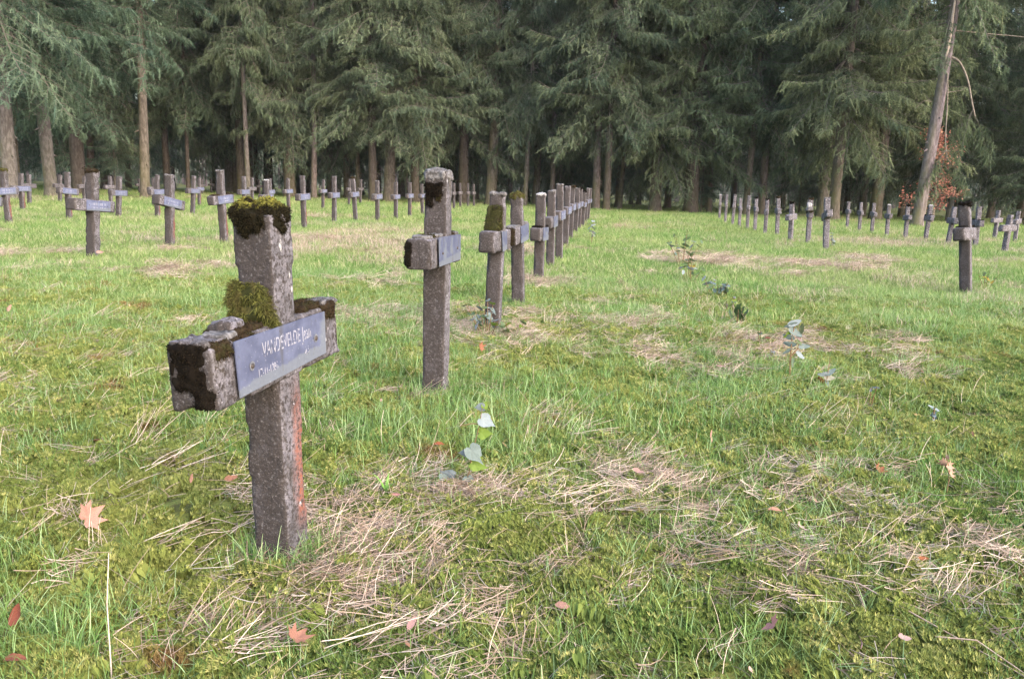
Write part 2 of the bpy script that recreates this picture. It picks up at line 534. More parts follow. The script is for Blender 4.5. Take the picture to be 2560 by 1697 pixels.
M['moss_bright'] = mat_moss('yellow_green_moss', (0.085, 0.082, 0.022), (0.014, 0.014, 0.007), (0.024, 0.018, 0.009))
M['moss_brown'] = mat_moss('brown_moss', (0.036, 0.024, 0.014), (0.009, 0.007, 0.005), (0.020, 0.018, 0.008))
M['lichen'] = mat_plain('pale_lichen_crust', (0.018, 0.016, 0.015), (0.125, 0.119, 0.126), 62)
M['white_chip'] = mat_plain('white_chipped_crust', (0.085, 0.08, 0.08), (0.33, 0.32, 0.34), 80)
M['ground'] = mat_ground()
M['moss_ground'] = mat_leafy('lawn_moss', ((0.100, 0.152, 0.036), (0.205, 0.230, 0.060), (0.300, 0.290, 0.105)), 1.4, 0.3, dead=((0.17, 0.085, 0.040), 2.3, 0.60, 0.70), spread=0.26)
M['grass'] = mat_leafy('lawn_grass', ((0.095, 0.195, 0.045), (0.165, 0.250, 0.076), (0.240, 0.320, 0.160)), 0.55, 0.4)
M['straw'] = mat_leafy('dead_grass', ((0.225, 0.160, 0.120), (0.33, 0.25, 0.20), (0.42, 0.345, 0.295)), 1.1, 0.25)
M['patch'] = mat_leafy('lawn_grass_far', ((0.104, 0.208, 0.046), (0.184, 0.256, 0.078), (0.320, 0.312, 0.175)), 0.33, 0.35)
M['spruce'] = mat_leafy('spruce_needles', ((0.052, 0.076, 0.054), (0.078, 0.100, 0.062), (0.104, 0.120, 0.078)), 0.55, 0.3, True, (0.11, 0.098, 0.088), 0.3)
M['bark'] = mat_bark('spruce_bark', ((0.036, 0.031, 0.030), (0.088, 0.078, 0.077)), 0.8)
M['autumn'] = mat_leafy('autumn_leaves', ((0.26, 0.095, 0.080), (0.30, 0.150, 0.115), (0.21, 0.18, 0.10)), 0.9, 0.4)
M['leaf'] = mat_plain('green_leaf', (0.75, 0.75, 0.75), (1.0, 1.0, 1.0), 60, 0.45, True, 0.3)
M['dead_leaf'] = mat_plain('dead_leaf', (0.55, 0.50, 0.48), (1.0, 1.0, 1.0), 45, 0.7, True, 0.15)
M['stem'] = mat_plain('plant_stem', (0.10, 0.06, 0.035), (0.17, 0.11, 0.06), 80)
M['straw_stem'] = mat_plain('straw_stem', (0.30, 0.235, 0.19), (0.42, 0.345, 0.30), 30)
M['fence'] = mat_plain('fence_post', (0.16, 0.15, 0.145), (0.28, 0.27, 0.27), 10)
M['fence_dark'] = mat_plain('dark_paling', (0.03, 0.028, 0.027), (0.06, 0.055, 0.05), 10)
M['branch'] = mat_plain('grey_branch', (0.08, 0.065, 0.056), (0.17, 0.145, 0.125), 10)
M['dry_twig'] = mat_plain('dry_twig', (0.20, 0.13, 0.10), (0.36, 0.27, 0.22), 60)

# ------------------------------------------------------------------ ground sheet
def make_ground():
    rad = np.concatenate([[0.0], np.geomspace(0.25, 30, 230), np.geomspace(32, 500, 26)])
    # finer angles towards the view
    a1 = np.linspace(-1.0, 1.0, 260)
    a2 = np.linspace(1.0, 2 * np.pi - 1.0, 64)[1:-1]
    ang = np.concatenate([a1, a2])          # measured from +Y clockwise
    Rr, A = np.meshgrid(rad[1:], ang, indexing='ij')
    X = Rr * np.sin(A); Y = Rr * np.cos(A)
    V = np.stack([X, Y, gz(X, Y)], -1).reshape(-1, 3)
    n, k = Rr.shape
    idx = np.arange(n * k).reshape(n, k)
    nx = np.roll(idx, -1, axis=1)
    Q = np.stack([idx[:-1], idx[1:], nx[1:], nx[:-1]], -1).reshape(-1, 4)[:, ::-1]
    c = len(V); V = np.concatenate([V, [[0, 0, gz1(0, 0)]]])
    T = np.stack([np.full(k, c), idx[0], nx[0]], -1)[:, ::-1]
    o = build('ground', V, [T, Q], M['ground'])
    tag(o, kind='structure')
make_ground()

# ------------------------------------------------------------------ grave crosses
YAW = -0.2533
ROWX = (0.2229, 1.8165)     # step of the middle row

def post_mesh(seed, mat, seg=(5, 5, 30), w=0.105, amp=0.0015, chip=0.008, h=1.0, freq=38):
    V, F = rbox(w / 2, w / 2, (h + 0.12) / 2, seg, 0.007, amp, freq, chip, seed)
    V[:, 2] += h / 2 - 0.06
    return build('post', V, F, mat, link=False)

def arm_mesh(seed, mat, y0=-0.331, y1=0.286, hz=0.15, seg=(5, 22, 7), amp=0.0025, chip=0.012, d=0.113):
    V, F = rbox(d / 2, (y1 - y0) / 2, hz / 2, seg, 0.010, amp, 34, chip, seed)
    V[:, 1] += (y0 + y1) / 2
    return build('arm', V, F, mat, link=False)

def plate_mesh(mat, c, th=0.003):
    """c = corners (y,z) TL,BL,BR,TR; local x is thickness"""
    ym = np.mean([q[0] for q in c]); zm = np.mean([q[1] for q in c])
    n = 10
    V = []
    for s in (0, 1):
        for i in range(n + 1):
            f = i / n
            top = np.array(c[0]) * (1 - f) + np.array(c[3]) * f
            bot = np.array(c[1]) * (1 - f) + np.array(c[2]) * f
            bow = 0.002 * math.sin(f * 3.1) + (0.0015 if i in (0, n) else 0)
            for q in (top, bot):
                V.append((th * s + bow, q[0], q[1]))
    V = np.array(V); F = []
    k = 2 * (n + 1)
    for i in range(n):
        a = i * 2
        F.append((k + a, k + a + 1, k + a + 3, k + a + 2))
        F.append((a, a + 2, a + 3, a + 1))
        F.append((a, k + a, k + a + 2, a + 2))
        F.append((a + 1, a + 3, k + a + 3, k + a + 1))
    F.append((0, 1, k + 1, k)); e = 2 * n; F.append((e, k + e, k + e + 1, e + 1))
    V[:, 1] -= ym; V[:, 2] -= zm
    return build('plate', V, np.array(F), mat, smooth=False, link=False), ym, zm

def ring_mesh():
    a = np.arange(12) * 2 * np.pi / 12
    V = [(0.0008, 0.011 * math.cos(q) * (1 + .12 * math.sin(3 * q)), 0.012 * math.sin(q)) for q in a] + [(0.0012, 0, 0)]
    F = [(i, (i + 1) % 12, 12) for i in range(12)]
    return build('washer', np.array(V), np.array(F), M['ring'], link=False)
def bolt_mesh():
    V, F = tube([(0, 0, 0), (0.004, 0, 0), (0.0055, 0, 0)], [0.0052, 0.005, 0.0001], 8)
    return build('bolt', V, F, M['bolt'], link=False)
M['ring'] = mat_plain('bare_metal_ring', (0.07, 0.074, 0.09), (0.12, 0.125, 0.15), 60, 0.6)
BOLT = bolt_mesh(); RING = ring_mesh()

def lump_mesh(name, half, mat, seed, nh=0, hl=0.01, hw=0.0012, droop=0.3, amp=0.010, seg=(8, 8, 6), r=0.03, jit=0.8):
    V, F = rbox(half[0], half[1], half[2], seg, r, amp, 40, 0, seed)
    g = Geo()
    rg = np.random.default_rng(seed)
    g.add(V, F, 0.12 + 0.3 * vnoise(V * 60, seed))
    if nh:
        P, N = scatter_on(V, F, nh, rg)
        hv, hf, ti = hairs(P, N, hl, hw, droop, rg, jit)
        g.add(hv, hf, ti)
    V, F, A = g.arrays()
    return build(name, V, F, mat, {'tint': A}, True, None, False)

MID_POST = [post_mesh(20 + i, M['concrete'] if i % 2 else M['concrete_pale'], (6, 6, 44), 0.105, 0.0016, 0.020) for i in range(5)]
LIGHT_POST = [post_mesh(30 + i, M['concrete_light'], (6, 6, 44), 0.105, 0.0016, 0.020) for i in range(5)]
STAIN_POST = [post_mesh(40 + i, M['concrete_stain'], (6, 6, 44), 0.105, 0.0016, 0.020) for i in range(2)]
MID_ARM = [arm_mesh(60 + i, M['concrete'] if i % 2 else M['concrete_pale'], -0.33 + 0.012 * (i % 3), 0.285 - 0.015 * (i % 2), 0.145, (5, 18, 6), 0.0022, 0.016) for i in range(5)]
LIGHT_ARM = [arm_mesh(90 + i, M['concrete_light'], -0.33 + 0.012 * (i % 3), 0.285 - 0.015 * (i % 2), 0.145, (5, 18, 6), 0.003, 0.022) for i in range(5)]
MID_PLATE = [plate_mesh(M['plate_far'], [(-0.215, 0.062), (-0.21, -0.062), (0.215, -0.060), (0.212, 0.062)]) [0] for i in range(1)]
WORN_PLATE = plate_mesh(M['plate_worn'], [(-0.18, 0.072), (-0.175, -0.072), (0.17, -0.07), (0.172, 0.07)])[0]
CAPS = {
    'dark': lump_mesh('moss_cap', (0.057, 0.057, 0.030), M['moss_dark'], 71, 500, 0.011, 0.0022, 0.2, 0.016, (10, 10, 7), 0.03, 1.1),
    'green': lump_mesh('moss_cap', (0.057, 0.057, 0.034), M['moss_bright'], 72, 600, 0.010, 0.002, 0.2, 0.016, (10, 10, 7), 0.04, 1.1),
    'brown': lump_mesh('moss_cap', (0.057, 0.057, 0.026), M['moss_brown'], 73, 500, 0.010, 0.0022, 0.2, 0.016, (10, 10, 7), 0.026, 1.1),
    'pale': lump_mesh('lichen_cap', (0.054, 0.054, 0.020), M['lichen'], 74, 0, amp=0.013, seg=(10, 10, 5)),
    'white': lump_mesh('lichen_cap', (0.053, 0.053, 0.016), M['white_chip'], 75, 0, amp=0.012, seg=(10, 10, 5)),
    'thin': lump_mesh('lichen_cap', (0.052, 0.052, 0.012), M['lichen'], 76, 0, amp=0.010, seg=(10, 10, 4)),
}
CAPZ = {'dark': -0.012, 'green': -0.008, 'brown': -0.01, 'pale': -0.008, 'white': -0.006, 'thin': -0.002}
CRUST = {
    'dark': lump_mesh('moss_crust', (0.050, 0.075, 0.014), M['moss_dark'], 81, 400, 0.010, 0.0018, 0.1, 0.007, (6, 8, 3), 0.012),
    'brown': lump_mesh('moss_crust', (0.050, 0.085, 0.014), M['moss_brown'], 82, 400, 0.010, 0.0018, 0.1, 0.007, (6, 8, 3), 0.012),
    'green': lump_mesh('moss_crust', (0.050, 0.080, 0.016), M['moss_bright'], 83, 400, 0.010, 0.0018, 0.1, 0.007, (6, 8, 3), 0.012),
    'pale': lump_mesh('lichen_crust', (0.048, 0.085, 0.011), M['lichen'], 84, 0, amp=0.006, seg=(6, 8, 3), r=0.01),
}

def make_cross(x, y, h, lean, label, group, yaw=-0.20, armfrac=0.61, tilt=0.03, plate=True, cap=None, crust=None, stain=False, k=0, fore=0.0, wscale=1.0, worn=False, armlen=1.0):
    t = empty('grave_cross', (x, y, gz1(x, y)), yaw, label, 'grave cross', group)
    # lean given as sideways slope seen from the camera
    d = math.atan2(x, y)
    sx, sy = math.cos(d) * lean, -math.sin(d) * lean
    c, s = math.cos(yaw), math.sin(yaw)
    lx, ly = c * sx + s * sy, -s * sx + c * sy
    t.rotation_euler = Euler((-ly, lx + fore, yaw), 'XYZ')
    light = group == 'crosses in the two rows on the right' and x > 5.5
    pm = (STAIN_POST if stain else LIGHT_POST if light else MID_POST)[k % (2 if stain else 5)]
    inst('post', pm, t, scale=(wscale, wscale, h))
    az = h * armfrac
    arm = inst('arm', (LIGHT_ARM if light else MID_ARM)[(k * 3 + 1) % 5], t, (0, 0, az), (tilt, 0, 0), (wscale, wscale * armlen, 1.0))
    if plate:
        p = inst('plate', WORN_PLATE if worn else MID_PLATE[0], t, (0.113 / 2 * wscale + 0.004, 0.005 + 0.02 * math.sin(k * 2.3), az), (tilt, 0, 0))
        for by in (-0.165, 0.155):
            inst('bolt', BOLT, p, (0.003, by, 0))
    if cap:
        inst(CAPS[cap].name.split('.')[0], CAPS[cap], t, (0, 0, h + CAPZ[cap]), (0, 0, k * 1.57), (wscale, wscale, 1))
    if crust:
        inst(CRUST[crust].name.split('.')[0], CRUST[crust], t, (0, -0.18, az + 0.075 - 0.18 * tilt), (tilt, 0, 0))
        inst(CRUST[crust].name.split('.')[0], CRUST[crust], t, (0, 0.19, az + 0.077 + 0.19 * tilt), (tilt, 0, 3.1))
    return t

G_MID = 'crosses in the middle row'
# ---- the foremost cross, in full detail
def foremost():
    x, y = -0.6092, 2.0862
    t = empty('grave_cross', (x, y, gz1(x, y)), YAW, 'foremost large grave cross with dark moss cap, green moss tuft and lettered grey plate', 'grave cross', G_MID)
    t.rotation_euler = Euler((0.016, -0.024, YAW), 'XYZ')
    V, F = rbox(0.0518, 0.0537, 0.55, (16, 16, 190), 0.0045, 0.0007, 150, 0.006, 3)
    V[:, 2] += 0.38
    # rough, pitted casting ridges on the side towards the camera
    side = np.clip((-V[:, 1] - 0.03) / 0.02, 0, 1)
    V[:, 1] -= side * 0.0028 * (vnoise(V * [60, 20, 150], 9) - 0.5)
    build('post', V, F, M['concrete_stain'], parent=t)
    tl = 0.0321
    V, F = rbox(0.0565, 0.3085, 0.0745, (14, 80, 20), 0.010, 0.0012, 90, 0.012, 4)
    V[:, 1] += -0.0225
    arm = build('arm', V, F, M['concrete'], parent=t)
    arm.location = (0, 0, 0.588); arm.rotation_euler = (tl, 0, 0)
    pm, ym, zm = plate_mesh(M['plate'], [(-0.257, 0.655), (-0.247, 0.522), (0.173, 0.543), (0.175, 0.659)])
    px = 0.0565 + 0.007
    p = inst('plate', pm, t, (px, ym, zm), (0, 0, 0))
    for by, bz in ((-0.193, 0.586), (0.117, 0.595)):
        inst('bolt', BOLT, p, (0.004, by - ym, bz - zm), scale=(1, 1.3, 1.3)); inst('washer', RING, p, (0.0048, by - ym, bz - zm))
    def text(body, y0, z0, y1, z1, size, width, space=1.0):
        cu = bpy.data.curves.new('lettering', 'FONT')
        cu.body = body; cu.size = size * 1.08; cu.extrude = 0.0003; cu.space_character = space; cu.offset = 0.0
        o = bpy.data.objects.new('lettering', cu); COL.objects.link(o)
        bpy.context.view_layer.update()
        me = bpy.data.meshes.new_from_object(o.evaluated_get(bpy.context.evaluated_depsgraph_get()))
        bpy.data.objects.remove(o)
        wd = max(v.co.x for v in me.vertices)
        L = math.hypot(y1 - y0, z1 - z0)
        me.materials.clear(); me.materials.append(M['letter'])
        for v in me.vertices:
            q = v.co.copy()
            v.co = (q.z, q.x * L / wd, q.y)
        me.name = 'lettering'
        f = ((y0 + y1) / 2 - ym + 0.215) / 0.43
        inst('lettering', me, p, (0.0036 + 0.002 * math.sin(max(0.05, min(0.95, f)) * 3.1), y0 - ym, z0 - zm), (math.atan2(z1 - z0, y1 - y0), 0, 0))
    text('VANDEVELDE', -0.146, 0.597, 0.034, 0.602, 0.047, 0.6, 1.02)
    text('Jean', 0.046, 0.602, 0.092, 0.604, 0.047, 0.6)
    text('17-11-1886', -0.170, 0.552, -0.080, 0.555, 0.026, 0.6)
    text('44', 0.056, 0.560, 0.078, 0.561, 0.022, 0.6)
    rg = np.random.default_rng(5)
    # moss cap
    V, F = rbox(0.0565, 0.0590, 0.040, (24, 24, 16), 0.028, 0.012, 38, 0, 6)
    low = V[:, 2] < 0
    V[low, 2] *= 0.5 + 1.7 * vnoise(V[low] * [30, 30, 0.01], 8)
    V[~low, 2] *= 1 - 0.45 * np.clip(np.hypot(V[~low, 0], V[~low, 1]) / 0.075, 0, 1) ** 2
    V[:, :2] *= 1 + 0.10 * (vnoise(V * 35, 12)[:, None] - 0.5)
    V[:, 2] += 0.010 * (vnoise(V * [40, 40, 1], 13) - 0.5)
    g = Geo(); g.add(V, F, 0.1 + 0.3 * vnoise(V * 90, 2))
    P, N = scatter_on(V, F, 11000, rg)
    P, N = patchy(P, N, 55, 0.28, 21)
    hv, hf, ti = hairs(P, N, 0.0065, 0.0010, 0.15, rg, 1.2); g.add(hv, hf, ti)
    o = g.build('moss_cap', M['moss_cap'], t); o.location = (-0.002, 0, 0.925)
    # long green tuft in the corner above the near arm
    V, F = rbox(0.052, 0.026, 0.062, (16, 10, 16), 0.026, 0.016, 36, 0, 16)
    g = Geo(); g.add(V, F, 0.02)
    P, N = scatter_on(V, F, 11000, rg)
    P, N = patchy(P, N, 45, 0.36, 23)
    N = N + [0, -0.3, -0.25]
    hv, hf, ti = hairs(P, N, 0.014, 0.0008, 0.40, rg, 1.2); g.add(hv, hf, ti)
    o = g.build('moss_tuft', M['moss_green'], t); o.location = (-0.010, -0.062, 0.706)
    # dark crust on the near end of the arm
    V, F = rbox(0.054, 0.010, 0.072, (22, 4, 26), 0.012, 0.0075, 34, 0, 26)
    V[:, 1] += 0.016 * np.clip((-0.02 - V[:, 2]) / 0.03, 0, 1) * np.clip((0.01 - V[:, 0]) / 0.02, 0, 1) + 0.008 * np.clip((np.abs(V[:, 0]) - .04) / .015, 0, 1)
    g = Geo(); g.add(V, F, 0.1 + 0.4 * vnoise(V * 90, 3))
    P, N = scatter_on(V, F, 5500, rg)
    P, N = patchy(P, N, 60, 0.28, 22)
    hv, hf, ti = hairs(P, N, 0.0045, 0.0009, 0.2, rg, 1.2); g.add(hv, hf, ti)
    o = g.build('moss_crust', M['moss_dark'], t); o.location = (-0.004, -0.3245, 0.586); o.rotation_euler = (tl, 0, 0)
    # brown moss along the arm edge by the plate and over the far arm
    for (cx, cy, cz, hx, hy, hz, n, mm, sd) in ((0.047, -0.285, 0.640, 0.014, 0.030, 0.020, 800, 'moss_brown', 31), (0.050, -0.20, 0.645, 0.010, 0.045, 0.014, 900, 'moss_brown', 32),
                                               (0.0, 0.17, 0.672, 0.046, 0.085, 0.010, 2600, 'moss_brown', 33), (0.052, 0.215, 0.655, 0.010, 0.035, 0.022, 900, 'moss_brown', 34),
                                               (-0.004, -0.15, 0.660, 0.045, 0.060, 0.010, 1500, 'moss_brown', 35)):
        V, F = rbox(hx, hy, hz, (6, 8, 6), 0.009, 0.005, 70, 0, sd)
        g = Geo(); g.add(V, F, 0.1 + 0.4 * vnoise(V * 90, sd))
        P, N = scatter_on(V, F, n, rg)
        hv, hf, ti = hairs(P, N, 0.0065, 0.0009, 0.2, rg, 0.9); g.add(hv, hf, ti)
        o = g.build('moss_crust', M[mm], t); o.location = (cx, cy, cz)
    # lichen grown lumps on the near arm
    for (cx, cy, cz, hx, hy, hz, mm, sd) in ((-0.004, -0.290, 0.655, 0.046, 0.040, 0.010, 'concrete', 41), (0.016, -0.235, 0.660, 0.028, 0.032, 0.012, 'lichen', 42),
                                            (-0.010, -0.165, 0.672, 0.030, 0.040, 0.016, 'concrete', 43), (0.02, 0.235, 0.676, 0.034, 0.045, 0.008, 'lichen', 44)):
        V, F = rbox(hx, hy, hz, (8, 8, 5), 0.013, 0.006, 60, 0, sd)
        o = build('lichen_crust', V, F, M[mm], parent=t); o.location = (cx, cy, cz)
    # white lichen spots on the front face
    for (fy, fz, ry, rz) in ((-0.010, 0.852, 0.006, 0.015), (0.026, 0.775, 0.003, 0.010), (0.033, 0.738, 0.004, 0.009)):
        q = np.arange(14) * 2 * np.pi / 14; k_ = 1 + .25 * np.sin(q * 3 + fz * 50) + .15 * np.sin(q * 5)
        V = np.concatenate([np.stack([np.zeros(14), ry * k_ * np.cos(q), rz * k_ * np.sin(q)], 1), [[0.0022, 0, 0]]])
        F = np.array([(i, (i + 1) % 14, 14) for i in range(14)])
        o = build('lichen_spot', V, F, M['white_chip'], parent=t); o.location = (0.0525, fy, fz)
foremost()

# ---- second to fifth crosses of the middle row: closer models
def second():
    t = empty('grave_cross', (-0.366, 3.877, gz1(-0.366, 3.877)), YAW, 'tall grave cross with pale lichen on its broad top and a faded plate', 'grave cross', G_MID)
    t.rotation_euler = Euler((-0.012, 0.004, -0.175), 'XYZ')
    V, F = rbox(0.054, 0.054, 0.60, (12, 12, 130), 0.005, 0.0008, 120, 0.007, 103)
    V[:, 2] += 0.47
    build('post', V, F, M['concrete'], parent=t)
    V, F = rbox(0.058, 0.270, 0.0675, (10, 50, 14), 0.010, 0.0018, 60, 0.018, 104)
    V[:, 1] -= 0.039
    a = build('arm', V, F, M['concrete'], parent=t); a.location = (0, 0, 0.7125); a.rotation_euler = (0.01, 0, 0)
    pm, ym, zm = plate_mesh(M['plate_worn'], [(-0.234, 0.782), (-0.217, 0.652), (0.173, 0.660), (0.165, 0.783)])
    p = inst('plate', pm, t, (0.066, ym, zm))
    for by in (-0.14, 0.13): inst('bolt', BOLT, p, (0.004, by, -0.005 + 0.04 * by), scale=(1, 1.2, 1.2))
    rg = np.random.default_rng(15)
    V, F = rbox(0.057, 0.059, 0.028, (18, 18, 9), 0.020, 0.011, 40, 0, 105)
    low = V[:, 2] < 0
    V[low, 2] *= 0.6 + 0.9 * vnoise(V[low] * [30, 30, 0.01], 8)
    o = build('lichen_cap', V, F, M['lichen'], parent=t); o.location = (0, 0, 1.058)
    for (cx, cy, cz, hx, hy, hz, n, mm, sd) in ((-0.005, -0.050, 0.990, 0.040, 0.008, 0.034, 1100, 'moss_dark', 131), (-0.028, -0.050, 0.945, 0.018, 0.007, 0.030, 500, 'moss_dark', 135), (0.016, -0.050, 0.955, 0.012, 0.007, 0.018, 300, 'moss_brown', 136), (-0.048, -0.297, 0.71, 0.016, 0.020, 0.055, 900, 'moss_dark', 132),
                                               (0, -0.17, 0.779, 0.04, 0.05, 0.010, 900, 'moss_brown', 133), (0.0, 0.15, 0.784, 0.042, 0.05, 0.010, 900, 'moss_brown', 134)):
        V, F = rbox(hx, hy, hz, (6, 6, 8), 0.008, 0.005, 60, 0, sd)
        g = Geo(); g.add(V, F, 0.1 + 0.4 * vnoise(V * 90, sd))
        P, N = scatter_on(V, F, n, rg)
        hv, hf, ti = hairs(P, N, 0.008, 0.0012, 0.2, rg, 0.9); g.add(hv, hf, ti)
        o = g.build('moss_crust', M[mm], t); o.location = (cx, cy, cz)
    for sd, (cx, cy, cz) in enumerate(((0.0, -0.25, 0.780), (0.01, -0.12, 0.784), (0.01, 0.18, 0.786))):
        V, F = rbox(0.04, 0.045, 0.010, (6, 6, 4), 0.01, 0.005, 60, 0, 140 + sd)
        o = build('lichen_crust', V, F, M['lichen'], parent=t); o.location = (cx, cy, cz)
second()

def third():
    t = make_cross(-0.14, 5.76, 0.97, 0.024, 'grave cross with a mossy wedge on its arm and leafy stems at its foot', G_MID, k=2, armfrac=0.67, tilt=0.0, plate=False, cap='thin')
    rg = np.random.default_rng(25)
    # wedge of mossy concrete on the near arm, leaning on the post
    V, F = rbox(0.046, 0.075, 0.085, (8, 8, 10), 0.012, 0.006, 40, 0.01, 151)
    f = (V[:, 2] + 0.085) / 0.17
    V[:, 1] = V[:, 1] * (1 - 0.62 * f) + 0.040 * f
    g = Geo(); g.add(V, F, 0.3)
    P, N = scatter_on(V, F, 2600, rg)
    P2 = P[(P[:, 0] > -0.02) | (P[:, 2] < 0.02)]; N2 = N[(P[:, 0] > -0.02) | (P[:, 2] < 0.02)]
    hv, hf, ti = hairs(P2, N2, 0.012, 0.0018, 0.3, rg, 0.8); g.add(hv, hf, ti)
    o = g.build('moss_wedge', M['moss_wedge'], t); o.location = (0.0, -0.13, 0.805)
    pm, ym, zm = plate_mesh(M['plate_worn'], [(-0.14, 0.07), (-0.08, -0.07), (0.06, -0.06), (0.03, 0.07)])
    inst('plate', pm, t, (0.062, ym, 0.65))
    V, F = rbox(0.035, 0.03, 0.06, (6, 5, 8), 0.01, 0.006, 60, 0, 152)
    g = Geo(); g.add(V, F, 0.1); P, N = scatter_on(V, F, 900, rg)
    hv, hf, ti = hairs(P, N, 0.010, 0.0014, 0.3, rg, 0.9); g.add(hv, hf, ti)
    o = g.build('moss_crust', M['moss_brown'], t); o.location = (0.04, 0.235, 0.665)
third()

mk = make_cross
mk(0.05, 7.25, 0.97, -0.040, 'grave cross with rounded yellow green moss cap, right of the mossy wedged one', G_MID, k=3, cap='green', armfrac=0.66, tilt=0.04, worn=True, crust='pale')
mk(0.28, 9.13, 0.96, 0.001, 'grave cross with white chipped top and dead grass heaped round its foot', G_MID, k=1, cap='white', armfrac=0.55, tilt=-0.02, worn=True, crust='dark')
mk(0.49, 11.06, 1.0, -0.008, 'narrow looking grave cross set behind the one with the white chipped top', G_MID, k=4, cap='pale', armfrac=0.60, worn=True)
mk(0.67, 12.23, 1.11, -0.018, 'tall grave cross rising above its nearer neighbours, seventh of the middle row', G_MID, k=2, cap='thin', armfrac=0.60)
for i, (q, lb) in enumerate((((0.93, 15.04, 1.11, .014), 'lichen specked grave cross, eighth of the middle row, just behind the tall one'),
                             ((1.17, 17.36, 1.13, .030), 'grave cross with a jagged top, ninth of the middle row'),
                             ((1.46, 19.93, 1.08, .048), 'pale faced grave cross, tenth of the middle row'),
                             ((1.73, 22.35, 1.14, .028), 'grave cross with a reddish lower post, eleventh of the middle row'),
                             ((1.98, 24.25, 1.04, .051), 'lower topped grave cross, twelfth of the middle row'),
                             ((2.37, 27.89, 1.14, .083), 'grave cross last but one at the far end of the middle row'),
                             ((2.65, 30.18, 1.14, .100), 'leaning grave cross at the far end of the middle row'))):
    mk(*q[:3], q[3] * 0.6, lb, G_MID, k=i, stain=(i == 3), cap=('thin', 'brown', 'thin', 'dark', 'dark', 'pale', 'thin')[i], armfrac=0.62)

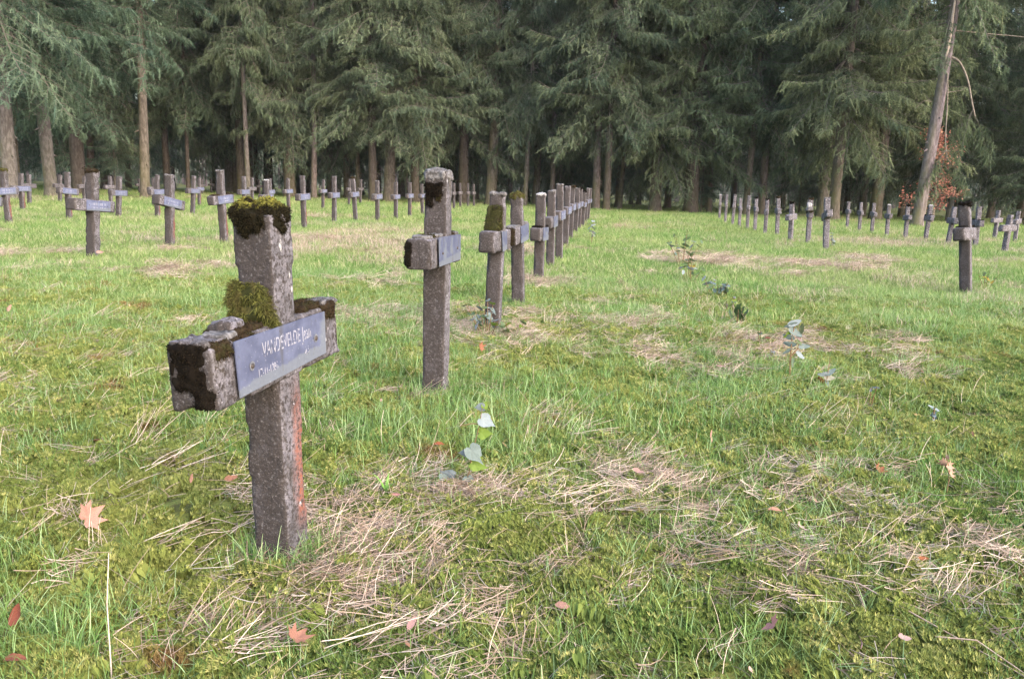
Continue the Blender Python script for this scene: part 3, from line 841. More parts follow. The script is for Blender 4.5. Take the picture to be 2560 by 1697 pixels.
G_L = 'crosses on the left part of the lawn'
LEFT = [  # x, y, h, lean, options, label
 (-7.95, 12.38, .95, .04, dict(k=1, tilt=-.06), 'grave cross cut by the left photo edge, only its arm end in view'),
 (-9.91, 16.17, 1.06, -.016, dict(k=2, cap='green', stain=True), 'grave cross with yellow moss top and long blue plate at the left edge'),
 (-12.70, 21.35, .99, .027, dict(k=3, stain=True), 'grave cross with small blue plate and reddish post, second in from the left edge'),
 (-16.04, 27.38, .96, .051, dict(k=4, plate=False), 'plain grey grave cross without plate, right behind the reddish one near the left edge'),
 (-16.45, 29.97, .98, .076, dict(k=0, plate=False), 'plain faded grave cross before the thick grey trunk, partly hidden'),
 (-9.97, 18.49, 1.07, .024, dict(k=2, tilt=-.06, stain=True), 'grave cross with white lichen dots and blue plate, left of the moss topped one'),
 (-15.81, 30.44, .98, .055, dict(k=1, plate=False), 'small plain grave cross peeping out behind the moss topped cross on the left'),
 (-5.20, 10.14, 1.06, .046, dict(k=3, cap='brown', tilt=-.04, armfrac=.60, wscale=1.15), 'large moss topped grave cross with a wide lettered blue plate on the left'),
 (-14.47, 29.68, 1.00, .028, dict(k=2, plate=False), 'small plain grave cross in the gap right of the large moss topped cross'),
 (-9.66, 20.14, 1.01, .077, dict(k=4), 'grave cross with dark rounded top and small plate, left of the tan trunk'),
 (-12.87, 29.55, 1.01, .027, dict(k=0, plate=False), 'grave cross half hidden close behind the first cross right of the slim tan trunk'),
 (-8.99, 20.81, 1.09, .031, dict(k=1, stain=True), 'first plated grave cross just right of the slim tan trunk'),
 (-5.09, 12.15, 1.04, .046, dict(k=2, cap='thin', tilt=-.14, stain=True, armfrac=.62, wscale=1.05), 'grave cross with rust red post and arm sloping down to the right'),
 (-9.31, 23.91, 1.10, .073, dict(k=3), 'lilac grey grave cross right of the one with the sloping arm'),
 (-11.99, 31.48, 1.06, .045, dict(k=4, stain=True), 'slim far grave cross overlapped by the lilac grey cross before it'),
 (-4.58, 13.00, 1.13, -.027, dict(k=1, cap='thin', tilt=.05, crust='brown', stain=True), 'tall grave cross leaning left with pale blue plate, left of the foremost cross'),
 (-7.85, 24.02, 1.13, .025, dict(k=2), 'first plated grave cross seen over the left shoulder of the foremost cross'),
 (-10.79, 34.06, 1.13, .019, dict(k=3, plate=False), 'small faded plain grave cross standing above the left corner of the foremost cross'),
 (-5.96, 19.89, 1.05, .016, dict(k=0, cap='white'), 'grave cross with lumpy whitish top straight behind the moss cap of the foremost'),
 (-8.04, 27.22, 1.11, .006, dict(k=4), 'grave cross standing close behind the lumpy whitish topped one'),
 (-7.79, 28.54, 1.14, -.011, dict(k=1, stain=True), 'thin reddish grave cross above the right corner of the foremost cross'),
 (-4.59, 18.02, 1.16, -.013, dict(k=2, stain=True, wscale=.95), 'nearest plated grave cross between the foremost cross and the tall second cross'),
 (-7.65, 32.99, 1.16, .038, dict(k=3, stain=True), 'far reddish grave cross with dark lump on its arm, left of the split-topped'),
 (-4.64, 21.25, 1.19, .015, dict(k=0, cap='thin', wscale=.95), 'pale straight grave cross with split top and blue plate'),
 (-8.03, 40.06, 1.26, .058, dict(k=1, plate=False), 'distant plain grave cross just left of the one with the cracked lower post'),
 (-4.44, 23.09, 1.19, -.050, dict(k=2, cap='brown'), 'grave cross with cracked dark lower post and yellow lichen'),
 (-8.08, 43.35, 1.28, .034, dict(k=4, plate=False, crust='green'), 'distant grave cross with yellow moss on its arm behind the cracked one'),
 (-3.87, 23.31, 1.12, .002, dict(k=3, cap='thin', crust='pale'), 'grave cross with white lichen blob above its plate'),
 (-3.62, 25.15, 1.11, .007, dict(k=4), 'blue plated grave cross, third to the left of the tall second cross'),
 (-3.50, 27.53, 1.15, .006, dict(k=2, stain=True), 'brownish plated grave cross, second to the left of the tall second cross'),
 (-3.44, 30.81, 1.11, -.031, dict(k=1), 'grave cross mostly hidden behind the tall second cross'),
 (-2.87, 38.92, 1.24, -.011, dict(k=0, plate=False), 'leftmost of four small distant grave crosses right of the tall second cross'),
 (-2.72, 41.25, 1.25, -.028, dict(k=1, plate=False), 'second of four small distant grave crosses right of the tall second cross'),
 (-2.47, 43.52, 1.26, -.014, dict(k=2, plate=False), 'third of four small distant grave crosses right of the tall second cross'),
 (-2.28, 45.90, 1.26, -.024, dict(k=3, plate=False), 'rightmost of four small distant grave crosses right of the tall second cross'),
]
for (x, y, h, l, kw, lb) in LEFT:
    mk(x, y, h, l, lb, G_L, **kw)

G_R = 'crosses in the two rows on the right'
ORD = ['first', 'second', 'third', 'fourth', 'fifth', 'sixth', 'seventh', 'eighth', 'ninth', 'tenth', 'eleventh', 'twelfth', 'thirteenth', 'fourteenth']
RIGHT = [(9.11, 36.96, 1.11, -.021, 'white', 'pale slim'), (8.29, 32.65, 1.10, -.013, 'thin', 'slim'), (7.91, 30.12, 1.09, .035, 'thin', 'dark specked'), (7.78, 28.70, .98, -.017, None, 'short'),
         (7.65, 27.24, 1.05, -.013, 'thin', 'pale topped'), (7.68, 26.46, 1.04, -.032, 'dark', 'dark topped'), (7.22, 23.85, .99, -.004, 'dark', 'moss topped'), (7.32, 23.06, 1.07, -.051, 'brown', 'tall moss topped'),
         (6.62, 19.81, .94, -.044, 'dark', 'low square armed')]
for i, (x, y, h, l, cp, ds) in enumerate(RIGHT):
    mk(x, y, h, l * 0.7, '%s grave cross, %s from the left in the nearer row on the right' % (ds, ORD[i]), G_R, k=i, cap=cp, plate=False, armfrac=.64, yaw=YAW + (-.35 if i == 8 else 0.1 * math.sin(i * 3)))
t = mk(6.72, 18.90, 1.03, -.018, 'grave cross with broken crumbling arm and a white lump high on its post', G_R, k=1, cap='brown', plate=False, armfrac=.66, armlen=.62, crust='brown')
V, F = rbox(0.06, 0.055, 0.07, (7, 7, 7), 0.045, 0.012, 22, 0.02, 161); o = build('lichen_crust', V, F, M['white_chip'], parent=t); o.location = (-.02, -.02, .88)
V, F = rbox(0.07, 0.10, 0.05, (7, 8, 6), 0.03, 0.015, 22, 0.02, 162); o = build('broken_stone', V, F, M['lichen'], parent=t); o.location = (-.03, -.09, .78); o.rotation_euler = (-.35, 0, 0)
mk(6.19, 16.37, 1.04, -.06, 'dark grave cross with tilted arm, nearest in its row on the right', G_R, k=3, cap='thin', plate=False, armfrac=.67, tilt=-.16, wscale=1.05)
SEC = [(12.50, 31.14, .99, -.037, None), (11.99, 28.80, .99, -.023, None), (11.71, 27.13, .99, -.015, None), (11.44, 25.42, .96, -.023, 'white'), (11.14, 23.56, .96, -.021, 'dark'), (11.21, 22.55, .96, .042, 'white'), (10.85, 20.67, .94, .066, None)]
for i, (x, y, h, l, cp) in enumerate(SEC):
    mk(x, y, h, l, '%s grave cross, %s from the left in the farther row on the right' % (('small pale', 'thin', 'grey', 'white topped', 'dark topped', 'gnarled white topped', 'leaning')[i], ORD[i]), G_R, k=i + 1, cap=cp, plate=False, armfrac=.64, tilt=.05 * math.sin(i), crust='dark' if i == 5 else None)
mk(11.13, 19.94, .97, -.011, 'grave cross half hidden behind the big mossy one near the right edge', G_R, k=2, plate=False, armfrac=.6, crust='dark')
mk(15.15, 26.11, .90, .02, 'small farthest grave cross between the big mossy one and the right edge', G_R, k=0, plate=False, armfrac=.66, yaw=YAW - .7)
mk(10.72, 18.03, .84, .025, 'squat grave cross with low arm and chipped top near the right edge', G_R, k=4, plate=False, armfrac=.66, yaw=YAW - .75, armlen=.95, tilt=.03)
mk(14.88, 24.58, .89, -.001, 'grave cross at the right edge of the photo, partly behind the squat one', G_R, k=3, plate=False, armfrac=.66, yaw=YAW - .5)
mk(5.14, 9.27, 1.04, -.118, 'big dark mossy grave cross standing alone in front on the right', G_R, k=2, cap='dark', plate=False, armfrac=.67, yaw=YAW - .42, wscale=1.12, tilt=-.04, crust='dark', armlen=1.02)

# far crosses under the trees
G_F = 'crosses far off under the trees'
far = [(-29.5, 54), (-27.6, 57), (-25.4, 52.5), (-24.8, 60), (-22.6, 50), (-21.2, 58), (-19.6, 52), (-18.2, 60), (-16.6, 54), (-15.4, 61), (-13.4, 58), (-11.8, 55), (-26.4, 48.0), (-9.6, 58)]
far.sort(key=lambda q: q[0] / q[1])
for i, (x, y) in enumerate(far):
    mk(x, y, 1.02 + 0.1 * math.sin(i), 0.02 * math.cos(i * 2), 'small faded grave cross far off under the left trees, %s from the left there' % ORD[i], G_F, k=i, plate=False)

# ------------------------------------------------------------------ spruces
def strip(g, p, d, l, rg, wood=False, wid=0.020, twigs=9, tint=0.5):
    """one hanging spruce branchlet: rib with herringbone side twigs"""
    a = rg.random() * np.pi
    u = np.array([math.cos(a), math.sin(a), 0.15])
    s = np.linspace(0, 1, 4)
    bend = rg.normal(0, 0.06, 3) * l
    C = p + d * (l * s)[:, None] + bend * (s ** 2)[:, None]
    wv = wid * (1 - 0.75 * s)[:, None] * u
    V = np.empty((8, 3)); V[0::2] = C - wv; V[1::2] = C + wv
    g.add(V, [(0, 1, 3, 2), (2, 3, 5, 4), (4, 5, 7, 6)], tint)
    n = twigs
    sj = (np.arange(n) + rg.random(n)) / n
    base = p + d * (l * sj)[:, None] + bend * (sj ** 2)[:, None]
    for sg in (-1, 1):
        lt = (0.150 * (1 - 0.50 * sj) * (0.6 + 0.8 * rg.random(n)))[:, None] * (0.6 + 0.5 * l)
        a2 = a + rg.normal(0, 0.7, n)
        uu = np.stack([np.cos(a2), np.sin(a2), np.zeros(n)], 1)
        tip = base + sg * uu * lt * 0.85 + d * lt * 0.55
        b0 = base - d * 0.013; b1 = base + d * 0.016
        V = np.stack([b0, b1, tip], 1).reshape(-1, 3)
        g.add(V, np.arange(3 * n).reshape(-1, 3), tint + 0.0)

def branch_template(rg, dens=1.0, droop=0.55, hang=1.0):
    """unit branch along +x, about 1 long (scaled later to metres, L about 3.4)"""
    L = 3.4
    g = Geo()
    t = np.linspace(0, 1, 9)
    sag = droop * (0.8 + 0.5 * rg.random())
    up = 0.34 * rg.random()
    z = lambda s: L * (-sag * s ** 1.35 + up * s ** 3.2)
    wob = rg.normal(0, 0.10)
    y = lambda s: L * wob * s ** 2
    ax = np.stack([L * t * (1 - 0.12 * sag), y(t), z(t)], 1)
    V, F = tube(ax, 0.030 * (1 - 0.85 * t) + 0.004, 4); g.add(V, F, 2.0)
    down = np.array([0, 0, -1.0])
    def hang_on(P, dirv, n, lmin, lmax, tw=9):
        for i in range(n):
            q = P + dirv * rg.random()
            l = (lmin + (lmax - lmin) * rg.random() ** 1.6) * hang
            d = down + rg.normal(0, 0.34, 3) + np.array([0.22, 0, 0]); d /= np.linalg.norm(d)
            strip(g, q, d, l, rg, tint=float(np.clip(rg.normal(0.5, 0.25), 0, 1)), twigs=tw)
    n1 = int(13 * dens)
    for i in range(n1):
        s = 0.16 + 0.84 * (i + rg.random()) / n1
        P = np.array([L * s * (1 - 0.12 * sag), y(s), z(s)])
        hang_on(P, np.array([0.2, 0, -0.05]), 2, 0.22, 0.80, 9)
    # secondaries
    n2 = int(15 * dens)
    for i in range(n2):
        s = 0.14 + 0.84 * (i + rg.random() * 0.8) / n2
        sg = 1 if i % 2 else -1
        P = np.array([L * s * (1 - 0.12 * sag), y(s), z(s)])
        ln = (0.25 + 1.15 * (1 - s) ** 0.7) * (0.7 + 0.5 * rg.random())
        dv = np.array([0.75, sg * (0.75 + 0.3 * rg.random()), -0.22 + 0.25 * rg.random()]); dv /= np.linalg.norm(dv)
        k = np.linspace(0, 1, 4)[:, None]
        path = P + dv * ln * k + np.array([0, 0, -0.22]) * ln * k ** 2
        V, F = tube(path, np.linspace(0.012, 0.004, 4), 3); g.add(V, F, 2.0)
        m = max(2, int((2 + ln * 6.0) * dens))
        for j in range(m):
            kk = (j + rg.random()) / m
            q = P + dv * ln * kk + np.array([0, 0, -0.22]) * ln * kk ** 2
            hang_on(q, np.zeros(3), 1, 0.16, 0.58, 7)
        # leafy shoots lying along the secondary
        for j in range(max(1, int(2 * dens))):
            kk = rg.random() * 0.7
            q = P + dv * ln * kk + np.array([0, 0, -0.22]) * ln * kk ** 2
            d = dv + np.array([0, 0, -0.45]) + rg.normal(0, 0.2, 3); d /= np.linalg.norm(d)
            strip(g, q, d, 0.30 + 0.3 * rg.random(), rg, tint=float(np.clip(rg.normal(0.55, 0.2), 0, 1)), twigs=7)
    d = np.array([0.8, 0, 0.1]); d /= np.linalg.norm(d)
    strip(g, ax[-1], d, 0.45, rg, tint=0.7)
    return g.arrays()

def crown_mesh(seed, templ, low, height=21.0, nlow=60, rad=1.0, gap=0.0, split=10.5, ntop=70, half=None):
    """crown starting at z=0 (lowest whorl) and going up"""
    rg = np.random.default_rng(seed)
    Vs, Ts, Qs, As = [], [], [], []
    n = 0
    def put(tp, z, az, sc, roll, tilt, r0):
        nonlocal n
        V, F, A = tp
        V = V * sc
        ct, st = math.cos(tilt), math.sin(tilt)
        V = np.stack([V[:, 0] * ct + V[:, 2] * st, V[:, 1], -V[:, 0] * st + V[:, 2] * ct], 1)
        if roll < 0: V = V * [1, -1, 1]
        V[:, 0] += r0
        c, s = math.cos(az), math.sin(az)
        V = np.stack([V[:, 0] * c - V[:, 1] * s, V[:, 0] * s + V[:, 1] * c, V[:, 2] + z], 1)
        Vs.append(V)
        for f in F:
            (Ts if f.shape[1] == 3 else Qs).append(f + n)
        A = np.where(A > 1.5, A, np.clip(A + rg.normal(0, 0.13), 0, 1))
        As.append(A)
        n += len(V)
    for i in range(nlow):
        z = split * (i + rg.random()) / nlow
        az = i * 2.39996 + rg.normal(0, 0.4)
        k = rad * (0.55 + 0.62 * rg.random()) * (1 - 0.2 * (z / height))
        z += rg.normal(0, .5)
        if rg.random() < .14: z -= 1.6 * rg.random(); k *= .75
        put(templ[rg.integers(len(templ))], z, az, k, rg.choice([-1, 1]), rg.normal(0.05, 0.30), 0.15)
    for i in range(ntop):
        z = split + (height - split) * (i + rg.random()) / ntop
        az = i * 2.39996 + rg.normal(0, 0.4)
        k = rad * (0.8 + 0.3 * rg.random()) * max(0.12, (1 - 0.28 * (split / height)) * (height + 0.4 - z) / (height - split))
        put(low[rg.integers(len(low))], z, az, k, rg.choice([-1, 1]), -0.25, 0.08)
    F = []
    if Ts: F.append(np.concatenate(Ts))
    if Qs: F.append(np.concatenate(Qs))
    return build('crown', np.concatenate(Vs), F, M['spruce'], {'tint': np.concatenate(As)}, False, None, False)

_rg = np.random.default_rng(11)
TPL = [branch_template(_rg, 1.15, 0.40 + 0.05 * i, 1.0 + 0.13 * (i % 4)) for i in range(7)]
TPL += [branch_template(_rg, 1.1, 0.85 + 0.12 * i, 0.95 + 0.12 * (i % 3)) for i in range(4)]
TPL_LO = [branch_template(_rg, 0.55, 0.45, 1.5) for i in range(4)]
CROWN = [crown_mesh(100 + i, TPL, TPL_LO, 20 + (i % 3), 92 + 6 * (i % 3), 1.08 + 0.09 * (i % 3)) for i in range(5)]
CROWN_FAR = [crown_mesh(120 + i, TPL_LO, TPL_LO, 22, 110, 1.3, ntop=110) for i in range(3)]
CROWN_YOUNG = crown_mesh(140, TPL, TPL_LO, 9.0, 40, 0.75, split=4.5, ntop=30)

def trunk_mesh(seed, h=26.0):
    """radius 0.5 at 1.5 m, flared foot, gentle bends, knots"""
    rg = np.random.default_rng(seed)
    zs = np.concatenate([[-0.15, 0.0, 0.12, 0.3, 0.55, 0.9], np.linspace(1.4, h, 26)])
    sides = 14
    a = np.arange(sides) * 2 * np.pi / sides
    lob = rg.random(4) * 6.28
    V = []
    bx, by = rg.normal(0, 0.12, 2)
    for z in zs:
        r = 0.5 * (1 - 0.86 * max(0, z - 1) / h)
        fl = 0.55 * math.exp(-max(0, z + 0.1) / 0.30)
        rr = r * (1 + fl * (0.75 + 0.45 * np.sin(a * 3 + lob[0]) + 0.3 * np.sin(a * 5 + lob[1])) + 0.03 * np.sin(a * 2 + z))
        cx = bx * math.sin(z * 0.21 + lob[2]) - bx * math.sin(lob[2]); cy = by * math.sin(z * 0.17)
        # offsets are in metres; x,y scale by the trunk's width later so keep them small
        V.append(np.stack([rr * np.cos(a) + cx, rr * np.sin(a) + cy, np.full(sides, z)], 1))
    V = np.concatenate(V); F = []
    for i in range(len(zs) - 1):
        for j in range(sides):
            F.append((i * sides + j, i * sides + (j + 1) % sides, (i + 1) * sides + (j + 1) % sides, (i + 1) * sides + j))
    g = Geo(); g.add(V, np.array(F))
    # dead branch stubs
    for k in range(34):
        z = 1.2 + 10 * rg.random(); az = rg.random() * 6.28
        r = 0.5 * (1 - 0.86 * (z - 1) / h)
        cx = bx * math.sin(z * 0.21 + lob[2]) - bx * math.sin(lob[2]); cy = by * math.sin(z * 0.17)
        ln = 0.12 + 0.5 * rg.random() ** 3
        p0 = np.array([r * 0.9 * math.cos(az) + cx, r * 0.9 * math.sin(az) + cy, z])
        p1 = p0 + np.array([math.cos(az), math.sin(az), -0.25]) * (ln + 0.05)
        v, f = tube([p0, (p0 + p1) / 2 + [0, 0, 0.02], p1], [0.05, 0.04, 0.02], 5); g.add(v, f)
    return g.build('trunk', M['bark'], link=False)
TRUNK = [trunk_mesh(200 + i) for i in range(6)]

G_T = 'spruces along the front of the wood'
SPR = {}
def spruce(x, y, wd, zb, label, group, k=0, lean=(0, 0), tint=(1, 1, 1), bark=(1, 1, 1), far=False, rad=1.0, hs=1.0, nocrown=False):
    t = empty('spruce_tree', (x, y, gz1(x, y) - 0.02), 0, label, 'spruce tree', group)
    t.rotation_euler = (lean[1], lean[0], 0)
    inst('trunk', TRUNK[k % 6], t, (0, 0, 0), (0, 0, k * 1.3), (wd, wd, hs), bark + (1,))
    if not nocrown:
        cm = CROWN_FAR[k % 3] if far else CROWN[k % 5]
        inst('crown', cm, t, (0, 0, zb), (0, 0, k * 2.1 + 0.4), (rad, rad, hs), tint + (1,))
    return t

COOL = (0.88, 1.04, 1.08); MIDT = (1.02, 1.05, 0.98); WARM = (1.07, 1.09, 0.92); DARK = (0.95, 1.05, 1.02)
LILAC = (1.5, 1.36, 1.5); TAN = (1.22, 1.18, 1.06); DK = (0.72, 0.66, 0.66); GREY = (1.15, 1.15, 1.2); BR = (1.05, 0.99, 0.95)
trees = [
 (-19.0, 31.3, .55, 4.6, 'spruce with broad grey trunk at the left edge of the photo', 0, (-.01, 0), COOL, GREY),
 (-20.3, 36.4, .53, 6.4, 'spruce with smooth blue grey trunk, second from the left edge', 1, (-.02, 0), COOL, GREY),
 (-23.2, 44.3, .74, 5.4, 'spruce with very dark thick trunk behind the moss topped cross on the left', 2, (0, 0), COOL, DK),
 (-18.8, 42.2, .47, 9.5, 'spruce with slim bare tan trunk seen nearly to the top of the photo', 3, (.015, 0), COOL, TAN),
 (-23.2, 55.5, .46, 4.6, 'dark spruce trunk close right of the slim tan one', 4, (0, 0), DARK, DK),
 (-21.1, 53.7, .26, 5.6, 'thin dark spruce between the tan trunk and the brown trunk group', 0, (0, 0), DARK, DK),
 (-20.1, 59.9, .35, 6.0, 'thin dark spruce stem at the left of the brown trunk group', 1, (0, 0), DARK, DK),
 (-18.4, 55.9, .55, 5.8, 'spruce with brown lichen flecked trunk, left one of the group above the foremost cross', 2, (0, 0), MIDT, BR),
 (-19.2, 60.1, .50, 6.0, 'greyish spruce trunk right beside the lichen flecked brown one', 3, (0, 0), COOL, BR),
 (-20.2, 65.0, .32, 6.0, 'very thin dark spruce stem above the left corner of the foremost cross', 4, (0, 0), DARK, DK),
 (-19.9, 67.0, .75, 6.0, 'thick dark brown spruce trunk straight above the foremost cross', 0, (0, 0), DARK, DK),
 (-14.4, 53.2, .73, 5.2, 'spruce with stout yellowish trunk above the right corner of the foremost cross', 1, (.0, 0), MIDT, TAN),
 (-17.1, 66.7, .49, 6.0, 'shaded spruce trunk just right of the stout yellowish one', 2, (0, 0), DARK, DK),
 (-18.1, 72.7, .39, 6.0, 'thin far spruce stem second right of the stout yellowish one', 3, (0, 0), DARK, BR),
 (-8.7, 50.8, .52, 4.8, 'brown spruce trunk left neighbour of the green footed trunk', 4, (0, 0), MIDT, DK),
 (-7.8, 51.3, .68, 4.6, 'spruce with green mossy trunk foot, left of the tall second cross', 0, (.01, 0), MIDT, BR),
 (-6.2, 51.5, .53, 5.0, 'spruce trunk rising just left of the top of the tall second cross', 1, (0, 0), MIDT, DK),
 (-3.4, 54.3, .66, 4.5, 'dark spruce trunk behind the four small distant crosses', 2, (0, 0), MIDT, DK),
 (-1.6, 53.3, .70, 7.6, 'spruce with tall bare pale brown trunk in the middle of the photo', 3, (.012, 0), MIDT, TAN),
 (4.8, 49.6, .46, 4.6, 'lilac left trunk of the close pair at the end of the middle row', 4, (0, 0), MIDT, LILAC),
 (5.25, 48.0, .40, 5.2, 'dark footed right trunk of the close pair at the end of the middle row', 0, (0, 0), MIDT, DK),
 (8.3, 49.5, .72, 4.2, 'spruce with thick greenish trunk, first right of the close pair', 1, (.012, 0), WARM, BR),
 (10.2, 48.4, .80, 4.0, 'spruce with stout dark mossy foot, left of the right hand rows of crosses', 2, (.0, 0), WARM, DK),
 (13.0, 47.0, .34, 7.0, 'spruce with slim slanting brown trunk behind the nearer right row', 3, (.02, 0), WARM, BR),
 (14.4, 48.6, .45, 5.0, 'spruce with lilac grey trunk right of the slim slanting one', 4, (0, 0), WARM, LILAC),
 (16.8, 45.5, .60, 4.2, 'pale grey spruce trunk half behind a browner one on the right', 0, (-.01, 0), WARM, GREY),
 (16.0, 41.8, .55, 5.4, 'spruce with tall brown trunk before the pale grey one on the right', 1, (.01, 0), WARM, BR),
 (19.6, 45.2, .62, 5.4, 'spruce with brown trunk left of the autumn red leaves', 2, (.0, 0), WARM, BR),
 (34.2, 56.3, .52, 3.6, 'spruce with brown trunk at the right edge of the photo', 4, (0, 0), WARM, BR),
]
for (x, y, wd, zb, lb, k, ln, ti, bk) in trees:
    spruce(x, y, wd, zb + (1.1, .1, .8, -.4, .5)[k], lb, G_T, k, ln, ti, bk)

# the leaning spruce on the right with torn branches
t = spruce(17.7, 36.5, .52, 10.5, 'tall lilac grey spruce leaning right with torn hanging branches', G_T, 3, (.045, 0), WARM, (1.6, 1.48, 1.68), rad=.8)
def torn(path, r0, r1, name='broken_branch'):
    P = np.array(path, float)
    s = np.linspace(0, 1, len(P)); ss = np.linspace(0, 1, 18)
    Q = np.stack([np.interp(ss, s, P[:, i]) for i in range(3)], 1)
    for _ in range(3): Q[1:-1] = (Q[:-2] + 2 * Q[1:-1] + Q[2:]) / 4
    V, F = tube(Q, np.linspace(r0, r1, 18), 6)
    o = build(name, V, F, M['branch'], parent=t)
    return o, Q
o, Q = torn([(.15, -.15, 7.2), (.55, -.3, 7.05), (1.0, -.4, 6.3), (1.3, -.4, 5.4), (1.55, -.4, 4.8)], .055, .03)
o, Q2 = torn([(.12, -.3, 6.5), (.22, -.4, 5.8), (.33, -.42, 4.8), (.42, -.45, 3.7), (.62, -.45, 3.0)], .035, .018)
torn([(.2, -.1, 8.25), (1.5, -.2, 8.2), (3.2, -.3, 8.15)], .03, .012)
torn([(.2, -.1, 5.7), (.9, -.2, 5.85), (1.1, -.2, 6.0)], .018, .008)
torn([(-.2, -.1, 6.6), (-.5, -.15, 6.65)], .02, .01)
torn([(-.25, -.1, 5.3), (-.6, -.15, 5.35), (-.9, -.15, 5.0)], .014, .006)
# foliage still growing on the torn branches and on one live branch
rgb = np.random.default_rng(77)
for (src, n) in ((Q2, 3), (Q, 3)):
    for i in range(n):
        tp = TPL[rgb.integers(len(TPL))]
        V = tp[0] * (0.55 + .15 * rgb.random())
        me = build('torn_foliage', V, tp[1], M['spruce'], {'tint': tp[2]}, False, None, False)
        inst('torn_foliage', me, t, tuple(src[-1 - i]), (0, .55, 0.2 + 1.5 * i), (1, 1, 1), WARM + (1,))
for (az, z, sc) in ((3.0, 8.6, .8), (-2.2, 8.9, .8), (.2, 8.6, .42), (2.4, 9.4, .8), (-1.2, 9.5, .7)):
    tp = TPL[rgb.integers(len(TPL))]
    me = build('live_branch', tp[0] * sc, tp[1], M['spruce'], {'tint': tp[2]}, False, None, False)
    inst('live_branch', me, t, (0.1, 0, z), (0, 0, az), (1, 1, 1), WARM + (1,))
# split pale bark
V, F = tube([(.0, -.235, 6.9), (.02, -.25, 7.5), (.03, -.235, 8.2), (.02, -.20, 10.0)], [.02, .07, .08, .05], 6)
build('split_bark', V, F, M['straw_stem'], parent=t)

# trees standing on deeper in the wood
G_D = 'spruces deep in the wood'
DL = 'shaded spruce standing deep in the wood behind the front trees'
rd = np.random.default_rng(31)
deep = [(-27, 53, .45), (-11.6, 57.5, .5), (-5, 60, .5), (1.4, 57.5, .5), (3.2, 62, .45), (7.2, 58, .5), (11.8, 57, .5), (22.5, 54, .5), (-0.6, 84.8, .54), (1.2, 88.0, .57), (4.3, 90.0, .49), (12.1, 81.6, .48)]
for row, (yy, n, x0, x1) in enumerate(((64, 15, -44, 52), (74, 15, -52, 60), (88, 16, -66, 74), (104, 16, -80, 90))):
    for i in range(n):
        x = x0 + (x1 - x0) * (i + 0.15 + 0.7 * rd.random()) / n
        if abs(x - 0.03 * yy) < 1.0 and row < 2: continue
        deep.append((x, yy + 0.25 * x * (x < 0) * 0.5 + rd.normal(0, 2.5), 0.35 + 0.3 * rd.random()))
slim = [(-31, 50, .32), (-27.5, 46, .30), (-16.2, 50.5, .30), (-12.6, 52, .34), (-10.2, 54, .30), (0.6, 52.5, .30), (2.4, 54.5, .34), (6.6, 52.5, .28), (9.4, 55, .32), (11.9, 51, .28), (18.4, 48.5, .30), (24.3, 46.5, .34), (28.6, 42, .34)]
slim.sort(key=lambda q: q[0] / q[1])
for i, (x, y, wd) in enumerate(slim):
    spruce(x, y, wd, 6.0 + 2.5 * rd.random(), 'slender spruce stem among the thicker front trunks, %s slender one from the left' % ORD[i], 'slender spruces of the front', i, (rd.normal(0, .012), 0), (MIDT, WARM)[x > 5], (LILAC, TAN, GREY)[i % 3], rad=.62)
for i, (x, y, wd) in enumerate(deep):
    spruce(x, y, wd, 2.2 + 2.2 * rd.random(), DL, G_D, i, (rd.normal(0, .008), 0), DARK if i % 3 else MIDT, (LILAC, BR, DK, GREY)[i % 4], far=True, rad=1.05)
# neighbours of the wood just outside the picture
for i, (x, y) in enumerate(((-30, 44), (-34, 36), (-29, 52), (-38, 58), (26, 49), (30, 44), (38, 50), (27, 58), (44, 60))):
    spruce(x, y, .55, 4.2, 'spruce on the flank of the wood by the photo edge', 'spruces at the flanks of the wood', i, (0, 0), COOL if x < 0 else WARM, GREY, rad=1.05)

# young spruces with foliage to the ground
G_Y = 'young spruces under the tall ones'
for i, (x, y, s, lb, ti) in enumerate(((11.3, 50.5, .42, 'dark drooping young spruce right beside the stout mossy trunk foot', DARK), (6.3, 66, .55, 'young spruce with pale green needles behind the close trunk pair', MIDT),
                                  (9.2, 72, .55, 'young spruce in the gap right of the close trunk pair', MIDT), (19.8, 58, .7, 'bushy dark young spruce left of the leaning spruce', DARK), (-25, 52, .6, 'young spruce between the dark trunk and the slim tan trunk', COOL),
                                  (-13, 70, .6, 'young spruce deep behind the stout yellowish trunk', DARK), (23.5, 47.5, .75, 'dark young spruce right of the leaning spruce', DARK), (27.0, 44.0, .8, 'bushy young spruce with drooping green boughs near the right edge', WARM), (31.5, 50, .8, 'dark young spruce at the right edge', DARK))):
    t = empty('young_spruce', (x, y, gz1(x, y) + .0), i * 1.1, lb, 'young spruce', G_Y)
    V, F = tube([(0, 0, -.1), (0, 0, 4), (0, 0, 9)], [.07, .05, .01], 7)
    o = build('trunk', V, F, M['bark'], parent=t); o.scale = (1, 1, s)
    inst('crown', CROWN_YOUNG, t, (0, 0, .9 * s + .4), (0, 0, i), (s * 1.15, s * 1.15, s), ti + (1,))

